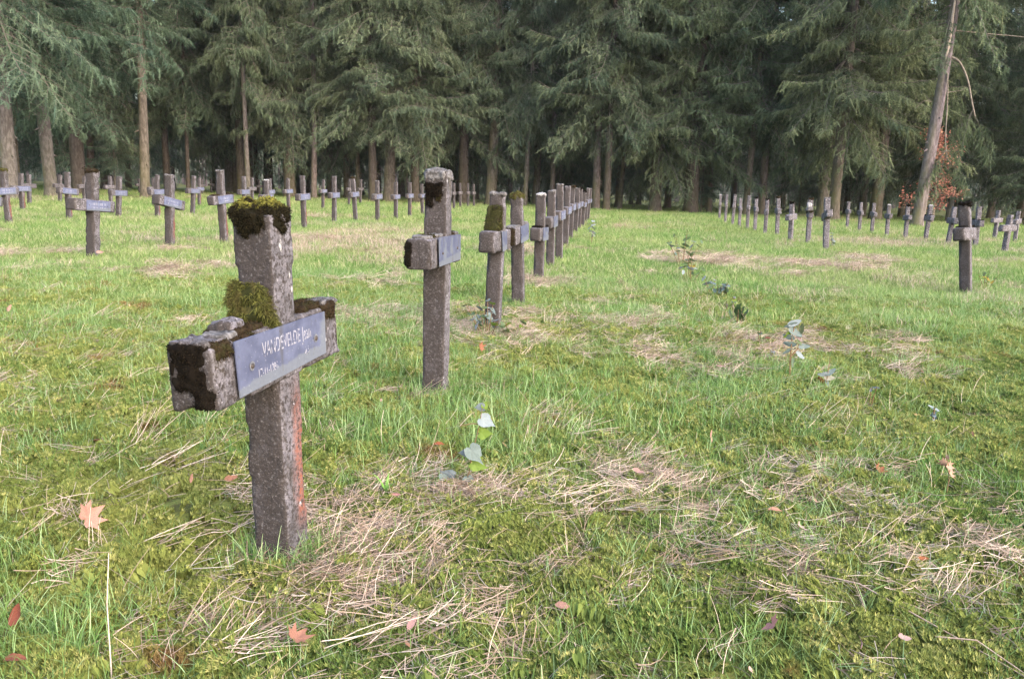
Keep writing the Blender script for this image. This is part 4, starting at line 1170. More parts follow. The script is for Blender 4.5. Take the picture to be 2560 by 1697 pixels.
# ------------------------------------------------------------------ autumn coloured sapling on the right
def autumn():
    t = empty('autumn_tree', (21.4, 42.6, gz1(21.4, 42.6)), 0, 'small tree with orange red autumn leaves behind the leaning spruce', 'autumn tree')
    rg = np.random.default_rng(9)
    g = Geo(); lf = Geo()
    V, F = tube([(0, 0, -.1), (.05, 0, 1.2), (-.05, .1, 2.6), (0, 0, 4.2)], [.06, .05, .035, .012], 6); g.add(V, F)
    def leaf(p, s):
        d = rg.normal(0, 1, 3); d[2] = d[2] * .4 - .2; d /= np.linalg.norm(d)
        u = np.cross(d, rg.normal(0, 1, 3)); u /= np.linalg.norm(u)
        V = [p, p + d * s * .5 + u * s * .3, p + d * s, p + d * s * .5 - u * s * .3]
        lf.add(V, [(0, 1, 2, 3)], rg.random())
    for k in range(26):
        z = .5 + 3.6 * rg.random(); az = rg.random() * 6.28; L = (.6 + 1.3 * rg.random()) * (1 - z / 7)
        p0 = np.array([0, 0, z]); d = np.array([math.cos(az), math.sin(az), .18])
        V, F = tube([p0, p0 + d * L * .5, p0 + d * L + [0, 0, -.1]], [.018, .012, .004], 4); g.add(V, F)
        for j in range(55):
            s = .25 + .75 * rg.random()
            leaf(p0 + d * L * s + rg.normal(0, .14, 3), .09 + .06 * rg.random())
    g.build('trunk', M['branch'], t)
    lf.build('crown', M['autumn'], t, smooth=False)
    t.scale = (1.25, 1.0, 1.15)
autumn()

# ------------------------------------------------------------------ far woodland, fence
def far_wood():
    rg = np.random.default_rng(41)
    g = Geo()
    for k in range(620):
        x = rg.uniform(-150, 160); y = rg.uniform(118, 190)
        r = .10 + .14 * rg.random(); h = 22
        l = rg.normal(0, .02)
        V, F = tube([(x, y, -1.5), (x + l * 8, y, 8), (x + l * h, y, h)], [r * 1.2, r, r * .5], 5); g.add(V, F, rg.random())
    o = g.build('far_tree_trunks', M['far_trunk']); tag(o, 'pale lilac trunks of the far wood seen between the spruces', 'woodland', kind='stuff')
    h = Geo()
    for k in range(700):
        x = rg.uniform(-150, 165); y = rg.uniform(108, 175); z0 = rg.uniform(-1, 2.0) if k % 3 else rg.uniform(6, 16)
        tp = TPL_LO[rg.integers(4)]
        for a in range(4):
            sc = (1.3 + rg.random()); V = tp[0] * sc
            c, s = math.cos(a * 1.6 + k), math.sin(a * 1.6 + k)
            V = np.stack([V[:, 0] * c - V[:, 1] * s + x, V[:, 0] * s + V[:, 1] * c + y, V[:, 2] + z0 + 2.2 * a + 2], 1)
            n0 = h.n
            h.V.append(V); h.A.append(tp[2]); h.n += len(V)
            for f in tp[1]: (h.T if f.shape[1] == 3 else h.Q).append(f + n0)
    o = h.build('far_foliage', M['spruce'], smooth=False); tag(o, 'dim green foliage of the far wood', 'woodland', kind='stuff')
    o.color = (1.5, 1.5, 1.6, 1)
M['far_trunk'] = mat_plain('far_trunk_bark', (0.06, 0.048, 0.052), (0.13, 0.104, 0.112), 0.5)
far_wood()

def fence():
    t = empty('wire_fence', (2, 100, gz1(2, 100)), 0, 'thin wire fence with pale posts far behind the middle row', 'fence')
    V, F = rbox(.05, .05, .75, (1, 1, 1), .01); V[:, 2] += .7
    pm = build('fence_post', V, F, M['fence'], link=False)
    for i in range(18): inst('fence_post', pm, t, (-24 + i * 3.2, 0.3 * math.sin(i), 0.0))
    for z in (.35, .7, 1.05, 1.35):
        V, F = tube([(-24, -.06, z), (0, -.06, z), (30.4, -.06, z)], .012, 4); build('wire', V, F, M['fence'], parent=t)
    t = empty('paling_gate', (2.6, 92, gz1(2.6, 92)), 0, 'low dark paling gate far off between trunks, left of the white topped cross', 'gate')
    V, F = rbox(.07, .02, .45, (1, 1, 1), .008); V[:, 2] += .48
    pm = build('paling', V, F, M['fence_dark'], link=False)
    for i in range(9): inst('paling', pm, t, (-1.0 + i * .25, 0, 0))
    for z in (.3, .75):
        V, F = rbox(1.15, .02, .03, (1, 1, 1), .006); o = build('rail', V, F, M['fence_dark'], parent=t); o.location = (0, .043, z)
fence()

# ------------------------------------------------------------------ leaves, saplings, weeds
def leaf_mesh(kind, seed, mat, size=1.0, curl=0.25, fold=0.15):
    """outline leaf triangulated from its midrib, curled"""
    rg = np.random.default_rng(seed)
    if kind == 'maple':
        ang = np.radians([0, 16, 30, 46, 58, 74, 90, 104, 122, 140, 160, 176])
        rad = np.array([1.0, .62, .50, .92, .60, .52, .80, .48, .42, .50, .34, .12])
    elif kind == 'birch':
        ang = np.radians([0, 10, 22, 38, 58, 82, 108, 135, 160, 178])
        rad = np.array([1.0, .74, .66, .60, .58, .56, .52, .46, .36, .16])
    else:
        ang = np.radians([0, 12, 30, 60, 95, 130, 158, 178])
        rad = np.array([1.0, .80, .55, .38, .36, .45, .62, .70]) * .72
    pts = []
    for s in (1, -1):
        for a, r in zip(ang, rad):
            if s < 0 and (a == 0): continue
            rr = r * (1 + rg.normal(0, .06))
            pts.append((rr * math.cos(a), s * rr * math.sin(a)))
    n = len(ang)
    right = pts[:n]; left = pts[n:]
    loop = right + left[::-1]
    inner = [(q[0] * .5, q[1] * .5) for q in loop]
    P = np.array([(0, 0)] + inner + loop)
    k = len(loop)
    F = []; Q = []
    for i in range(k):
        j = (i + 1) % k
        F.append((0, 1 + i, 1 + j)); Q.append((1 + i, 1 + k + i, 1 + k + j, 1 + j))
    x, y = P[:, 0], P[:, 1]
    z = fold * np.abs(y) + curl * (x ** 2) * .6 - curl * .5 * y * x + .07 * np.sin(x * 9 + seed) * np.abs(y) + rg.normal(0, .02, len(P))
    V = np.stack([x, y, z], 1) * size
    return build('leaf', V, [np.array(F), np.array(Q)], mat, None, True, None, False)

MAPLE = leaf_mesh('maple', 1, M['dead_leaf'], 1, .35, .25)
DEAD = [leaf_mesh('oval', i, M['dead_leaf'], 1, .5 * (-1) ** i, .3) for i in range(4)] + [leaf_mesh('maple', 9, M['dead_leaf'], 1, .6, .4)]
BIRCH = [leaf_mesh('birch', i, M['leaf'], 1, .12, .10) for i in range(4)]
OVAL = [leaf_mesh('oval', 20 + i, M['leaf'], 1, .15, .12) for i in range(3)]

G_FL = 'fallen leaves on the lawn'
def fallen(x, y, size, mesh, col, label, rot=(0, 0, 0), dz=0.03):
    o = bpy.data.objects.new('fallen_leaf', mesh); COL.objects.link(o)
    o.location = (x, y, gz1(x, y) + dz + .012); o.rotation_euler = rot; o.scale = (size, size, size); o.color = col + (1,)
    tag(o, label, 'fallen leaf', G_FL)
    o.color = tuple(k_ * c_ for k_, c_ in zip((.60, .52, .56), col)) + (1,)
PINK = (.52, .33, .27); TANL = (.50, .36, .26); BRN = (.24, .105, .06); GRY = (.36, .28, .29); WHT = (.62, .54, .48); ORG = (.36, .15, .06)
fallen(-1.17, 2.15, .060, MAPLE, (.56, .36, .27), 'large pinkish maple leaf standing in the grass left of the foremost cross', (R(62), R(-12), R(75)), .052)
fallen(-1.075, 1.66, .046, DEAD[0], (.27, .10, .065), 'reddish brown curled leaf at the lower left edge', (R(70), R(-70), R(20)), .045)
fallen(-1.0, 1.52, .036, DEAD[1], BRN, 'dark brown leaf at the bottom left corner', (R(20), 0, R(10)))
fallen(.81, 3.19, .045, DEAD[2], PINK, 'upright pinkish beige leaf in the moss, middle right', (R(60), R(-60), R(90)), .05)
fallen(.83, 2.43, .036, DEAD[3], (.55, .33, .22), 'flat salmon coloured leaf above the white crumpled leaf', (R(15), 0, R(0)), .035)
fallen(.87, 2.31, .028, DEAD[4], WHT, 'whitish crumpled leaf at the end of a pale stalk', (R(40), R(30), R(50)), .035)
fallen(.60, 1.70, .034, DEAD[4], (.58, .33, .28), 'pink three pointed leaf near the bottom right of centre', (R(55), 0, R(-90)), .04)
fallen(.78, 1.65, .024, DEAD[1], (.30, .22, .25), 'mauve pointed leaf right of the pink one at the bottom', (R(60), R(-60), R(90)), .036)
fallen(.88, 1.67, .032, DEAD[2], (.44, .36, .34), 'pale grey curled leaf near the bottom right', (R(30), R(20), R(20)), .036)
fallen(1.14, 2.11, .024, DEAD[0], ORG, 'small rust brown leaf towards the right edge, lower part', (R(40), 0, R(0)))
fallen(.13, 1.77, .032, DEAD[3], (.34, .23, .19), 'brown leaf below a grass tuft at bottom centre', (R(50), R(10), R(10)), .038)
fallen(-.21, 1.69, .030, DEAD[1], (.42, .30, .28), 'dull pink leaf among straw at bottom centre left', (R(40), R(-30), R(60)), .036)
fallen(-.45, 1.61, .040, DEAD[4], (.42, .24, .16), 'brown forked leaf lying below the foot of the foremost cross', (R(30), R(10), R(70)), .038)
fallen(-.90, 2.52, .036, DEAD[2], (.35, .20, .13), 'brown folded leaf just left of the foot of the foremost cross', (R(60), 0, R(40)), .04)
fallen(-1.03, 2.53, .026, DEAD[0], (.50, .32, .22), 'small beige leaf farther left of the foot of the foremost cross', (R(60), R(-60), R(90)), .035)
fallen(-.27, 2.99, .034, DEAD[3], (.32, .12, .05), 'orange brown leaf left of the seedling', (R(30), 0, R(10)), .03)
fallen(1.35, 2.87, .034, DEAD[4], (.33, .15, .07), 'rust coloured crumpled leaf below the withered plant', (R(40), 0, R(40)), .03)
fallen(.45, 2.74, .040, DEAD[2], (.55, .40, .33), 'pale leaf in dead grass right of the seedling', (R(20), R(10), R(-30)), .035)
fallen(1.22, 4.69, .040, DEAD[0], (.50, .33, .31), 'pinkish leaf on the moss left of the right hand sapling', (R(20), 0, R(0)), .03)
fallen(1.76, 5.57, .040, DEAD[1], (.20, .07, .05), 'dark red brown leaf left above the right hand sapling', (R(20), 0, R(0)), .05)
fallen(-3.56, 5.72, .050, DEAD[2], (.50, .33, .27), 'pinkish leaf at the left edge, middle height', (R(60), R(-40), R(90)), .05)
fallen(-.19, 4.83, .045, DEAD[4], (.36, .18, .10), 'brown pointed leaf in the grass before the third cross', (R(60), R(-60), R(90)), .05)
fallen(-.36, 2.48, .028, DEAD[0], (.45, .27, .24), 'small pink leaf beside the broad bladed weed', (R(30), 0, R(10)), .03)
fallen(.99, 3.01, .022, DEAD[3], (.36, .25, .30), 'tiny mauve leaf right below the upright beige one', (R(60), R(-60), R(90)), .035)
fallen(-5.05, 10.0, .075, DEAD[2], (.50, .36, .30), 'brown pale rimmed leaf against the foot of the large left cross', (R(60), 0, R(10)), .07)

def plant(name, x, y, label, cat, stems, leaves, stem_r=.0022, group=None):
    """stems: paths in local metres; leaves: (pos, size, mesh, colour, euler)"""
    t = empty(name, (x, y, gz1(x, y)), 0, label, cat, group)
    for s in stems:
        P = np.array(s, float)
        V, F = tube(P, np.linspace(stem_r * 1.4, stem_r * .7, len(P)), 6)
        build('stem', V, F, M['stem'], parent=t)
    for (pos, size, me, col, rot) in leaves:
        inst('leaf', me, t, pos, rot, (size, size, size), tuple(0.46 * c_ for c_ in col) + (1,))
    return t
BG = (.25, .33, .33); YG = (.24, .38, .05); PALE = (.42, .50, .55); DG = (.17, .26, .12); YEL = (.55, .42, .06)
# seedling in front centre (scale: 1 px of the photo = about 1.28 mm here)
e = 1.29e-3
S = lambda u, v, d=0.0: ((u - 1163) * e, d, (1222 - v) * e * 1.02)
plant('seedling', -.15, 2.64, 'young seedling with bluish toothed leaves on a thin brown stem, front centre', 'seedling',
      [[S(1163, 1222), S(1172, 1190), S(1180, 1140), S(1190, 1090), S(1200, 1045), S(1207, 1000)], [S(1200, 1042), S(1180, 1041), S(1150, 1048)]],
      [(S(1207, 998, 0), .030, BIRCH[0], PALE, (R(78), R(8), R(170))), (S(1212, 996, .0), .022, BIRCH[1], YG, (R(60), R(-60), R(40))),
       (S(1210, 1030), .046, BIRCH[1], PALE, (R(60), R(30), R(0))), (S(1207, 1066), .038, BIRCH[2], YG, (R(74), R(0), R(5))),
       (S(1182, 1108, -.012), .058, BIRCH[3], BG, (R(62), R(52), R(0))), (S(1170, 1120), .034, BIRCH[0], PALE, (R(70), R(0), R(178))), (S(1190, 1146), .048, BIRCH[2], YG, (R(68), R(20), R(0))),
       (S(1172, 1186, -.012), .040, BIRCH[1], BG, (R(56), R(90), R(0))), (S(1130, 1178), .040, BIRCH[3], PALE, (R(66), R(-15), R(180))), (S(1108, 1180), .034, BIRCH[0], BG, (R(58), R(70), R(0)))], .0016)
# right hand sapling: crop of the photo, 3.5636 px per photo px, base at (1330,1390)
e2 = 4.46 / 2050 / 3.5636
S2 = lambda u, v, d=0.0: ((u - 1330) * e2, d, (1390 - v) * e2 * 1.03)
plant('sapling', 1.55, 4.46, 'knee high sapling with grey green leaves on a dark stem, right of centre', 'sapling',
      [[S2(1330, 1390), S2(1322, 1200), S2(1320, 1000), S2(1345, 870)], [S2(1322, 1180), S2(1380, 1110), S2(1400, 1000)]],
      [(S2(1320, 885), 0.068, OVAL[0], PALE, (R(75), R(-20), 0)), (S2(1320, 900), 0.068, OVAL[1], BG, (R(62), R(15), R(180))), (S2(1340, 960), 0.076, OVAL[2], BG, (R(70), R(30), 0)), (S2(1400, 940), 0.054, OVAL[0], (.16, .20, .10), (R(60), R(-80), 0)),
       (S2(1300, 1010), 0.062, OVAL[1], BG, (R(66), R(-20), R(180))), (S2(1310, 1070), 0.065, OVAL[2], BG, (R(66), R(-10), R(180))), (S2(1290, 980), 0.054, OVAL[0], YG, (R(60), R(40), R(180))), (S2(1380, 1030), 0.049, OVAL[1], DG, (R(60), R(60), 0)),
       (S2(1430, 1085), 0.059, OVAL[2], BG, (R(74), 0, 0)), (S2(1400, 1160), 0.054, OVAL[0], PALE, (R(60), R(40), 0)), (S2(1300, 1130), 0.054, OVAL[1], BG, (R(60), R(30), R(180))), (S2(1345, 1230), 0.049, OVAL[2], (.20, .28, .20), (R(56), R(90), 0)),
       (S2(1375, 1000), 0.054, OVAL[0], GRY, (R(60), R(50), 0))], .0028)
e3 = 4.34 / 2050 / 3.5636
S3 = lambda u, v, d=0.0: ((u - 1570) * e3, d, (1440 - v) * e3)
plant('sapling', 1.69, 4.30, 'small low sapling with an orange leaf, right behind the knee high one', 'sapling',
      [[S3(1570, 1440), S3(1580, 1330), S3(1590, 1150)], [S3(1570, 1420), S3(1540, 1350)]],
      [(S3(1600, 1290), 0.054, OVAL[0], BG, (R(60), R(-35), 0)), (S3(1560, 1310), 0.059, OVAL[1], PALE, (R(70), 0, R(180))), (S3(1540, 1370), 0.054, OVAL[2], ORG, (R(60), R(-40), R(180))), (S3(1590, 1340), 0.054, OVAL[0], (.5, .48, .4), (R(74), 0, 0)), (S3(1580, 1380), 0.049, OVAL[1], BG, (R(60), R(60), 0))], .0022)
def weed(x, y, label, n, h, cols, seed, msh=OVAL, lsz=.05, spread=.12, group='leafy weeds along the lawn strip', upright=False):
    rg = np.random.default_rng(seed)
    stems = []; leaves = []
    for i in range(n):
        a = rg.random() * 6.28; hh = h * (.5 + .6 * rg.random()); sp = spread * rg.random()
        tip = np.array([math.cos(a) * sp, math.sin(a) * sp, hh])
        stems.append([(0.2 * tip[0], 0.2 * tip[1], -.01), tuple(tip * [.6, .6, .5]), tuple(tip)])
        for j in range(3):
            f = .45 + .55 * (j + rg.random()) / 3
            p = tip * [f, f, f]
            leaves.append((tuple(p), lsz * (.55 + .6 * rg.random()), msh[rg.integers(len(msh))], cols[rg.integers(len(cols))], (R(rg.uniform(-60, 60)), R(rg.uniform(-80, -30) if upright else rg.uniform(-30, 50)), rg.random() * 6.28)))
    return plant('leafy_weed', x, y, label, 'weed', stems, leaves, .0025, group)
weed(2.09, 9.69, 'leafy weed with yellow and pale green leaves, middle of the lawn strip', 8, .34, [YEL, (.30, .42, .16), DG, PALE], 1, OVAL, .085, .26)
weed(2.05, 8.21, 'dark leaved low weed below the yellow one', 9, .22, [DG, DG, BG], 2, OVAL, .07, .2)
weed(1.79, 6.43, 'dark green upright weed nearer than the dark leaved one', 6, .16, [(.10, .17, .07), (.12, .20, .09)], 3, OVAL, .08, .10, upright=True)
weed(2.44, 11.91, 'farthest green grey weed on the lawn strip', 9, .5, [BG, DG, (.2, .3, .15)], 4, OVAL, .09, .3)
weed(-.17, 5.55, 'bramble like weed with green and bluish leaves at the foot of the third cross', 10, .26, [BG, YG, PALE, DG], 5, BIRCH, .05, .22)
weed(-.02, 5.52, 'low weed with yellow green leaves right at the foot of the third cross', 5, .14, [YG, DG], 6, BIRCH, .045, .16)
weed(5.75, 9.95, 'weed with yellow leaves right of the foot of the big mossy cross', 5, .2, [YEL, YG, (.3, .45, .25)], 7, OVAL, .06, .2)
weed(6.5, 16.9, 'pale bluish weed between the two nearest crosses of the right row', 3, .35, [PALE, BG], 8, OVAL, .10, .1)
weed(1.5, 16.2, 'pale weed beside the ninth cross of the middle row', 4, .5, [PALE, (.35, .45, .4)], 9, OVAL, .10, .15)
weed(-.62, 6.3, 'bluish leaves standing left of the third cross', 4, .2, [BG, PALE], 10, OVAL, .06, .12)

for i, (x, y) in enumerate(((1.92, 3.6), (1.78, 3.95), (1.64, 5.05), (1.72, 5.6), (1.86, 7.0), (2.0, 7.4), (2.15, 8.9), (2.35, 10.8))):
    weed(x, y, 'tiny pale leaved weed in the broken line across the lawn, %s from the camera' % ORD[i], 2, .10 + .006 * y, [PALE, BG, YG], 20 + i, OVAL, .045, .06, group='tiny weeds in the line across the lawn')

def blade(L, w, bend, seg=5):
    s = np.linspace(0, 1, seg + 1)
    x = bend * L * s ** 2; z = L * (s - .35 * abs(bend) * s ** 2)
    ww = w * (1 - s ** 1.6) * (.5 + .5 * np.minimum(1, s * 4)) + .0002
    V = np.empty((2 * (seg + 1), 3)); V[0::2] = np.stack([x, -ww, z], 1); V[1::2] = np.stack([x, ww, z], 1)
    F = [(2 * i, 2 * i + 1, 2 * i + 3, 2 * i + 2) for i in range(seg)]
    return V, np.array(F)
def rot_z(V, a):
    c, s = math.cos(a), math.sin(a)
    return np.stack([V[:, 0] * c - V[:, 1] * s, V[:, 0] * s + V[:, 1] * c, V[:, 2]], 1)

def broad_weed():
    t = empty('broad_bladed_weed', (-.40, 2.55, gz1(-.4, 2.55)), 0, 'rosette of broad green blades on the moss right of the foremost cross', 'weed', 'leafy weeds along the lawn strip')
    for a, L in ((2.9, .10), (3.6, .08), (.3, .07), (-.5, .08), (1.5, .09)):
        V, F = blade(L, .009, .5); o = build('leaf', rot_z(V, a), F, M['leaf'], parent=t); o.color = (.15, .30, .06, 1)
broad_weed()
def withered():
    t = empty('withered_plant', (1.53, 2.73, gz1(1.53, 2.73)), 0, 'withered brown plant with curled dry leaves on a thin stalk near the right edge', 'withered plant')
    V, F = tube([(0, 0, 0), (.004, 0, .06), (-.004, 0, .115), (-.018, 0, .145)], [.002, .002, .0015, .001], 5); build('stem', V, F, M['stem'], parent=t)
    for p, s, r_ in (((-.018, 0, .118), .030, (1.0, .3, 2.6)), ((-.006, 0, .112), .026, (1.2, .5, .2)), ((.004, 0, .085), .024, (1.0, .8, .3)), ((-.014, 0, .14), .018, (1.2, -1.2, 2))):
        inst('leaf', DEAD[4], t, p, r_, (s, s, s), (.34, .22, .17, 1))
withered()

def stalk(path, r0, label, name='straw_stalk', mat='straw_stem'):
    P = np.array(path, float); P[:, 2] += [gz1(a, b) for a, b in P[:, :2]]
    V, F = tube(P, np.linspace(r0, r0 * .6, len(P)), 6)
    o = build(name, V, F, M[mat]); tag(o, label, 'dry stalk', 'single dry stalks'); return o
stalk([(-.79, 1.50, .0), (-.80, 1.52, .07), (-.81, 1.54, .16), (-.815, 1.57, .255)], .0017, 'tall pale straw stalk standing upright at the lower left')
stalk([(.90, 2.27, .02), (1.0, 2.25, .028), (1.15, 2.24, .026), (1.22, 2.23, .02)], .0012, 'long pale stalk lying flat at the right beside the whitish leaf')
stalk([(.80, 2.05, .02), (.90, 1.95, .04), (.97, 1.82, .035), (1.06, 1.66, .03), (1.12, 1.56, .02)], .0022, 'long bent brown twig lying at the lower right', 'dry_twig', 'dry_twig')
stalk([(.98, 1.72, .03), (1.05, 1.68, .05), (1.12, 1.58, .02)], .0020, 'mauve grey twig lying at the bottom right corner', 'dry_twig', 'dry_twig')
stalk([(-.44, 2.02, .02), (-.38, 2.02, .08), (-.34, 2.04, .155)], .0013, 'pale forked stalk leaning right of the foot of the foremost cross')
stalk([(-.16, 2.40, .02), (-.08, 2.32, .03), (.03, 2.20, .02)], .0012, 'pale straight stalk lying in the moss at centre bottom')

# ------------------------------------------------------------------ lawn: moss, grass, straw, litter (instanced tufts)
TUFT = bpy.data.collections.new('tufts')
def tuft_obj(geo, name, mat):
    me = geo.build(name, mat, link=False, smooth=True)
    return me

def moss_tuft(seed):
    rg = np.random.default_rng(seed); g = Geo()
    for k in range(90):
        a = rg.random() * 6.28; r = .042 * math.sqrt(rg.random())
        h = .008 + .024 * rg.random() * (1 - (r / .05) ** 2)
        p = np.array([r * math.cos(a), r * math.sin(a), h])
        n = 6; az = rg.random() * 6.28 + np.arange(n) * 6.28 / n
        L = .0035 + .0035 * rg.random()
        d = np.stack([np.cos(az), np.sin(az), np.full(n, .55 + .5 * rg.random())], 1) * L
        u = np.stack([-np.sin(az), np.cos(az), np.zeros(n)], 1) * .0009
        c = p - [0, 0, .004]
        V = np.stack([c + u, c - u, c + d * .6 + u * .8, p + d], 1).reshape(-1, 3)
        b = np.arange(n)[:, None] * 4
        g.add(V, np.concatenate([b + [0, 1, 3], b + [0, 3, 2]]), float(rg.random()))
        # stem skirt
        for q in range(2):
            az2 = rg.random() * 6.28; dd = np.array([math.cos(az2), math.sin(az2), 0]) * .005
            g.add([p, p + dd - [0, 0, h * .5], p - [0, 0, h + .01], p - dd - [0, 0, h * .5]], [(0, 1, 2, 3)], float(rg.random() * .25))
    return g
def grass_tuft(seed, n, lmin, lmax, w, spread, bend=1.0, seg=4):
    rg = np.random.default_rng(seed); g = Geo()
    for k in range(n):
        V, F = blade(lmin + (lmax - lmin) * rg.random(), w * (.6 + .7 * rg.random()), bend * (.15 + .8 * rg.random()), seg)
        V = rot_z(V, rg.random() * 6.28)
        V[:, :2] += rg.normal(0, spread, 2); V[:, 2] -= .008
        g.add(V, F, float(rg.random()))
    return g
def straw_tuft(seed, n, lmin, lmax, flat=1.0, fan=6.28):
    rg = np.random.default_rng(seed); g = Geo()
    for k in range(n):
        L = lmin + (lmax - lmin) * rg.random()
        el = (.08 + .5 * rg.random()) * flat
        d = np.array([math.cos(el), 0, math.sin(el)])
        s = np.linspace(0, 1, 5)
        sag = .35 * rg.random() * L * el
        P = d * (L * s)[:, None] + np.array([0, 0, -1.0]) * (sag * s ** 2)[:, None] + np.array([0, 1.0, 0]) * (rg.normal(0, .28) * L * s ** 2)[:, None]
        w_ = .0009 * (1 - .5 * s)[:, None] * np.array([0, .8, .6])
        V = np.empty((10, 3)); V[0::2] = P - w_; V[1::2] = P + w_
        V = rot_z(V, rg.random() * fan)
        V[:, :2] += rg.normal(0, .02, 2); V[:, 2] += .012
        g.add(V, [(0, 1, 3, 2), (2, 3, 5, 4), (4, 5, 7, 6), (6, 7, 9, 8)], float(rg.random()))
    return g
def patch(seed, n, R0, hmin, hmax, w, straw=0.0):
    rg = np.random.default_rng(seed); g = Geo()
    for k in range(n):
        a = rg.random() * 6.28; r = R0 * math.sqrt(rg.random())
        L = hmin + (hmax - hmin) * rg.random() ** 1.5
        V, F = blade(L, w * (.6 + .8 * rg.random()), .2 + 1.0 * rg.random(), 2)
        V = rot_z(V, rg.random() * 6.28)
        V[:, 0] += r * math.cos(a); V[:, 1] += r * math.sin(a); V[:, 2] -= .01
        g.add(V, F, float(rg.random()))
    return g

def gn_tufts(name, meshes, P, rot, scale, idx, label, cat):
    """one stuff object whose points carry the tufts"""
    col = bpy.data.collections.new(name + '_kinds')
    for i, me in enumerate(meshes):
        o = bpy.data.objects.new('tuft_%02d' % i, me); col.objects.link(o)
    me = bpy.data.meshes.new(name)
    me.vertices.add(len(P)); me.vertices.foreach_set('co', np.ascontiguousarray(P, np.float32).ravel())
    a = me.attributes.new('rot', 'FLOAT_VECTOR', 'POINT'); a.data.foreach_set('vector', np.ascontiguousarray(rot, np.float32).ravel())
    a = me.attributes.new('scl', 'FLOAT', 'POINT'); a.data.foreach_set('value', np.ascontiguousarray(scale, np.float32))
    a = me.attributes.new('idx', 'INT', 'POINT'); a.data.foreach_set('value', np.ascontiguousarray(idx, np.int32))
    ob = bpy.data.objects.new(name, me); COL.objects.link(ob)
    ng = bpy.data.node_groups.new(name, 'GeometryNodeTree')
    ng.interface.new_socket('Geometry', in_out='INPUT', socket_type='NodeSocketGeometry')
    ng.interface.new_socket('Geometry', in_out='OUTPUT', socket_type='NodeSocketGeometry')
    N = ng.nodes; L = ng.links
    gi = N.new('NodeGroupInput'); go = N.new('NodeGroupOutput')
    iop = N.new('GeometryNodeInstanceOnPoints'); ci = N.new('GeometryNodeCollectionInfo')
    ci.inputs['Collection'].default_value = col; ci.inputs['Separate Children'].default_value = True; ci.inputs['Reset Children'].default_value = True
    def att(n, ty):
        q = N.new('GeometryNodeInputNamedAttribute'); q.data_type = ty; q.inputs['Name'].default_value = n
        return next(s for s in q.outputs if s.enabled and s.name == 'Attribute')
    L.new(gi.outputs[0], iop.inputs['Points'])
    L.new(ci.outputs[0], iop.inputs['Instance'])
    iop.inputs['Pick Instance'].default_value = True
    L.new(att('idx', 'INT'), iop.inputs['Instance Index'])
    L.new(att('rot', 'FLOAT_VECTOR'), iop.inputs['Rotation'])
    L.new(att('scl', 'FLOAT'), iop.inputs['Scale'])
    L.new(iop.outputs[0], go.inputs[0])
    md = ob.modifiers.new('tufts', 'NODES'); md.node_group = ng
    tag(ob, label, cat, kind='stuff')
    return ob

def wedge(n, y0, y1, k=.78, m=.7, power=1.0, seed=1):
    rg = np.random.default_rng(seed)
    # uniform over the trapezoid |x| < k*y+m
    F = lambda y: k * y * y + 2 * m * y
    u = rg.random(n) ** power * (F(y1) - F(y0)) + F(y0)
    y = (-2 * m + np.sqrt(4 * m * m + 4 * k * u)) / (2 * k)
    x = (rg.random(n) * 2 - 1) * (k * y + m)
    return x, y, rg

def lay(x, y, rg, tilt=.15, lift=0.0):
    P = np.stack([x, y, gz(x, y) + lift], 1)
    rot = np.stack([rg.normal(0, tilt, len(x)), rg.normal(0, tilt, len(x)), rg.random(len(x)) * 6.28], 1)
    return P, rot

# --- moss cushions
x, y, rg = wedge(34000, 0.75, 8.5, power=1.25, seed=51)
mm = vn2(x, y, 1.7, 61) * .6 + vn2(x, y, 5, 62) * .4
keep = mm + rg.normal(0, .08, len(x)) > .36
x, y = x[keep], y[keep]
P, rot = lay(x, y, rg, .35, -.004)
gn_tufts('lawn_moss', [tuft_obj(moss_tuft(300 + i), 'moss_tuft', M['moss_ground']) for i in range(4)], P, rot, .6 + 1.0 * rg.random(len(x)) ** 1.5, rg.integers(0, 4, len(x)), 'yellow green feathery moss covering the lawn between the grass', 'moss')

# --- grass blades near the camera
x, y, rg = wedge(72000, 0.75, 9.5, power=1.12, seed=52)
mm = vn2(x, y, .9, 63) * .6 + vn2(x, y, 3.1, 64) * .4
keep = mm + rg.normal(0, .13, len(x)) > .42
x, y, mm = x[keep], y[keep], mm[keep]
fx = [x]; fy = [y]; fm = [mm]
for (cx, cy) in ((-.61, 2.09), (-.36, 3.88), (-.14, 5.76), (.05, 7.25), (.28, 9.13), (5.14, 9.27)):
    n = 100 if cy < 4 else 70; a = rg.random(n) * 6.28; r_ = .060 + .08 * rg.random(n) ** 1.5
    fx.append(cx + r_ * np.cos(a)); fy.append(cy + r_ * np.sin(a)); fm.append(np.full(n, .72))
x, y, mm = np.concatenate(fx), np.concatenate(fy), np.concatenate(fm)
P, rot = lay(x, y, rg, .18)
gn_tufts('lawn_grass', [tuft_obj(grass_tuft(320 + i, 7 + i, .03, .075 + .02 * (i % 3), .0010, .018), 'grass_tuft', M['grass']) for i in range(6)], P, rot, (.6 + .6 * rg.random(len(x))) * (.6 + .9 * mm), rg.integers(0, 6, len(x)), 'fresh green grass blades growing through the moss', 'grass')

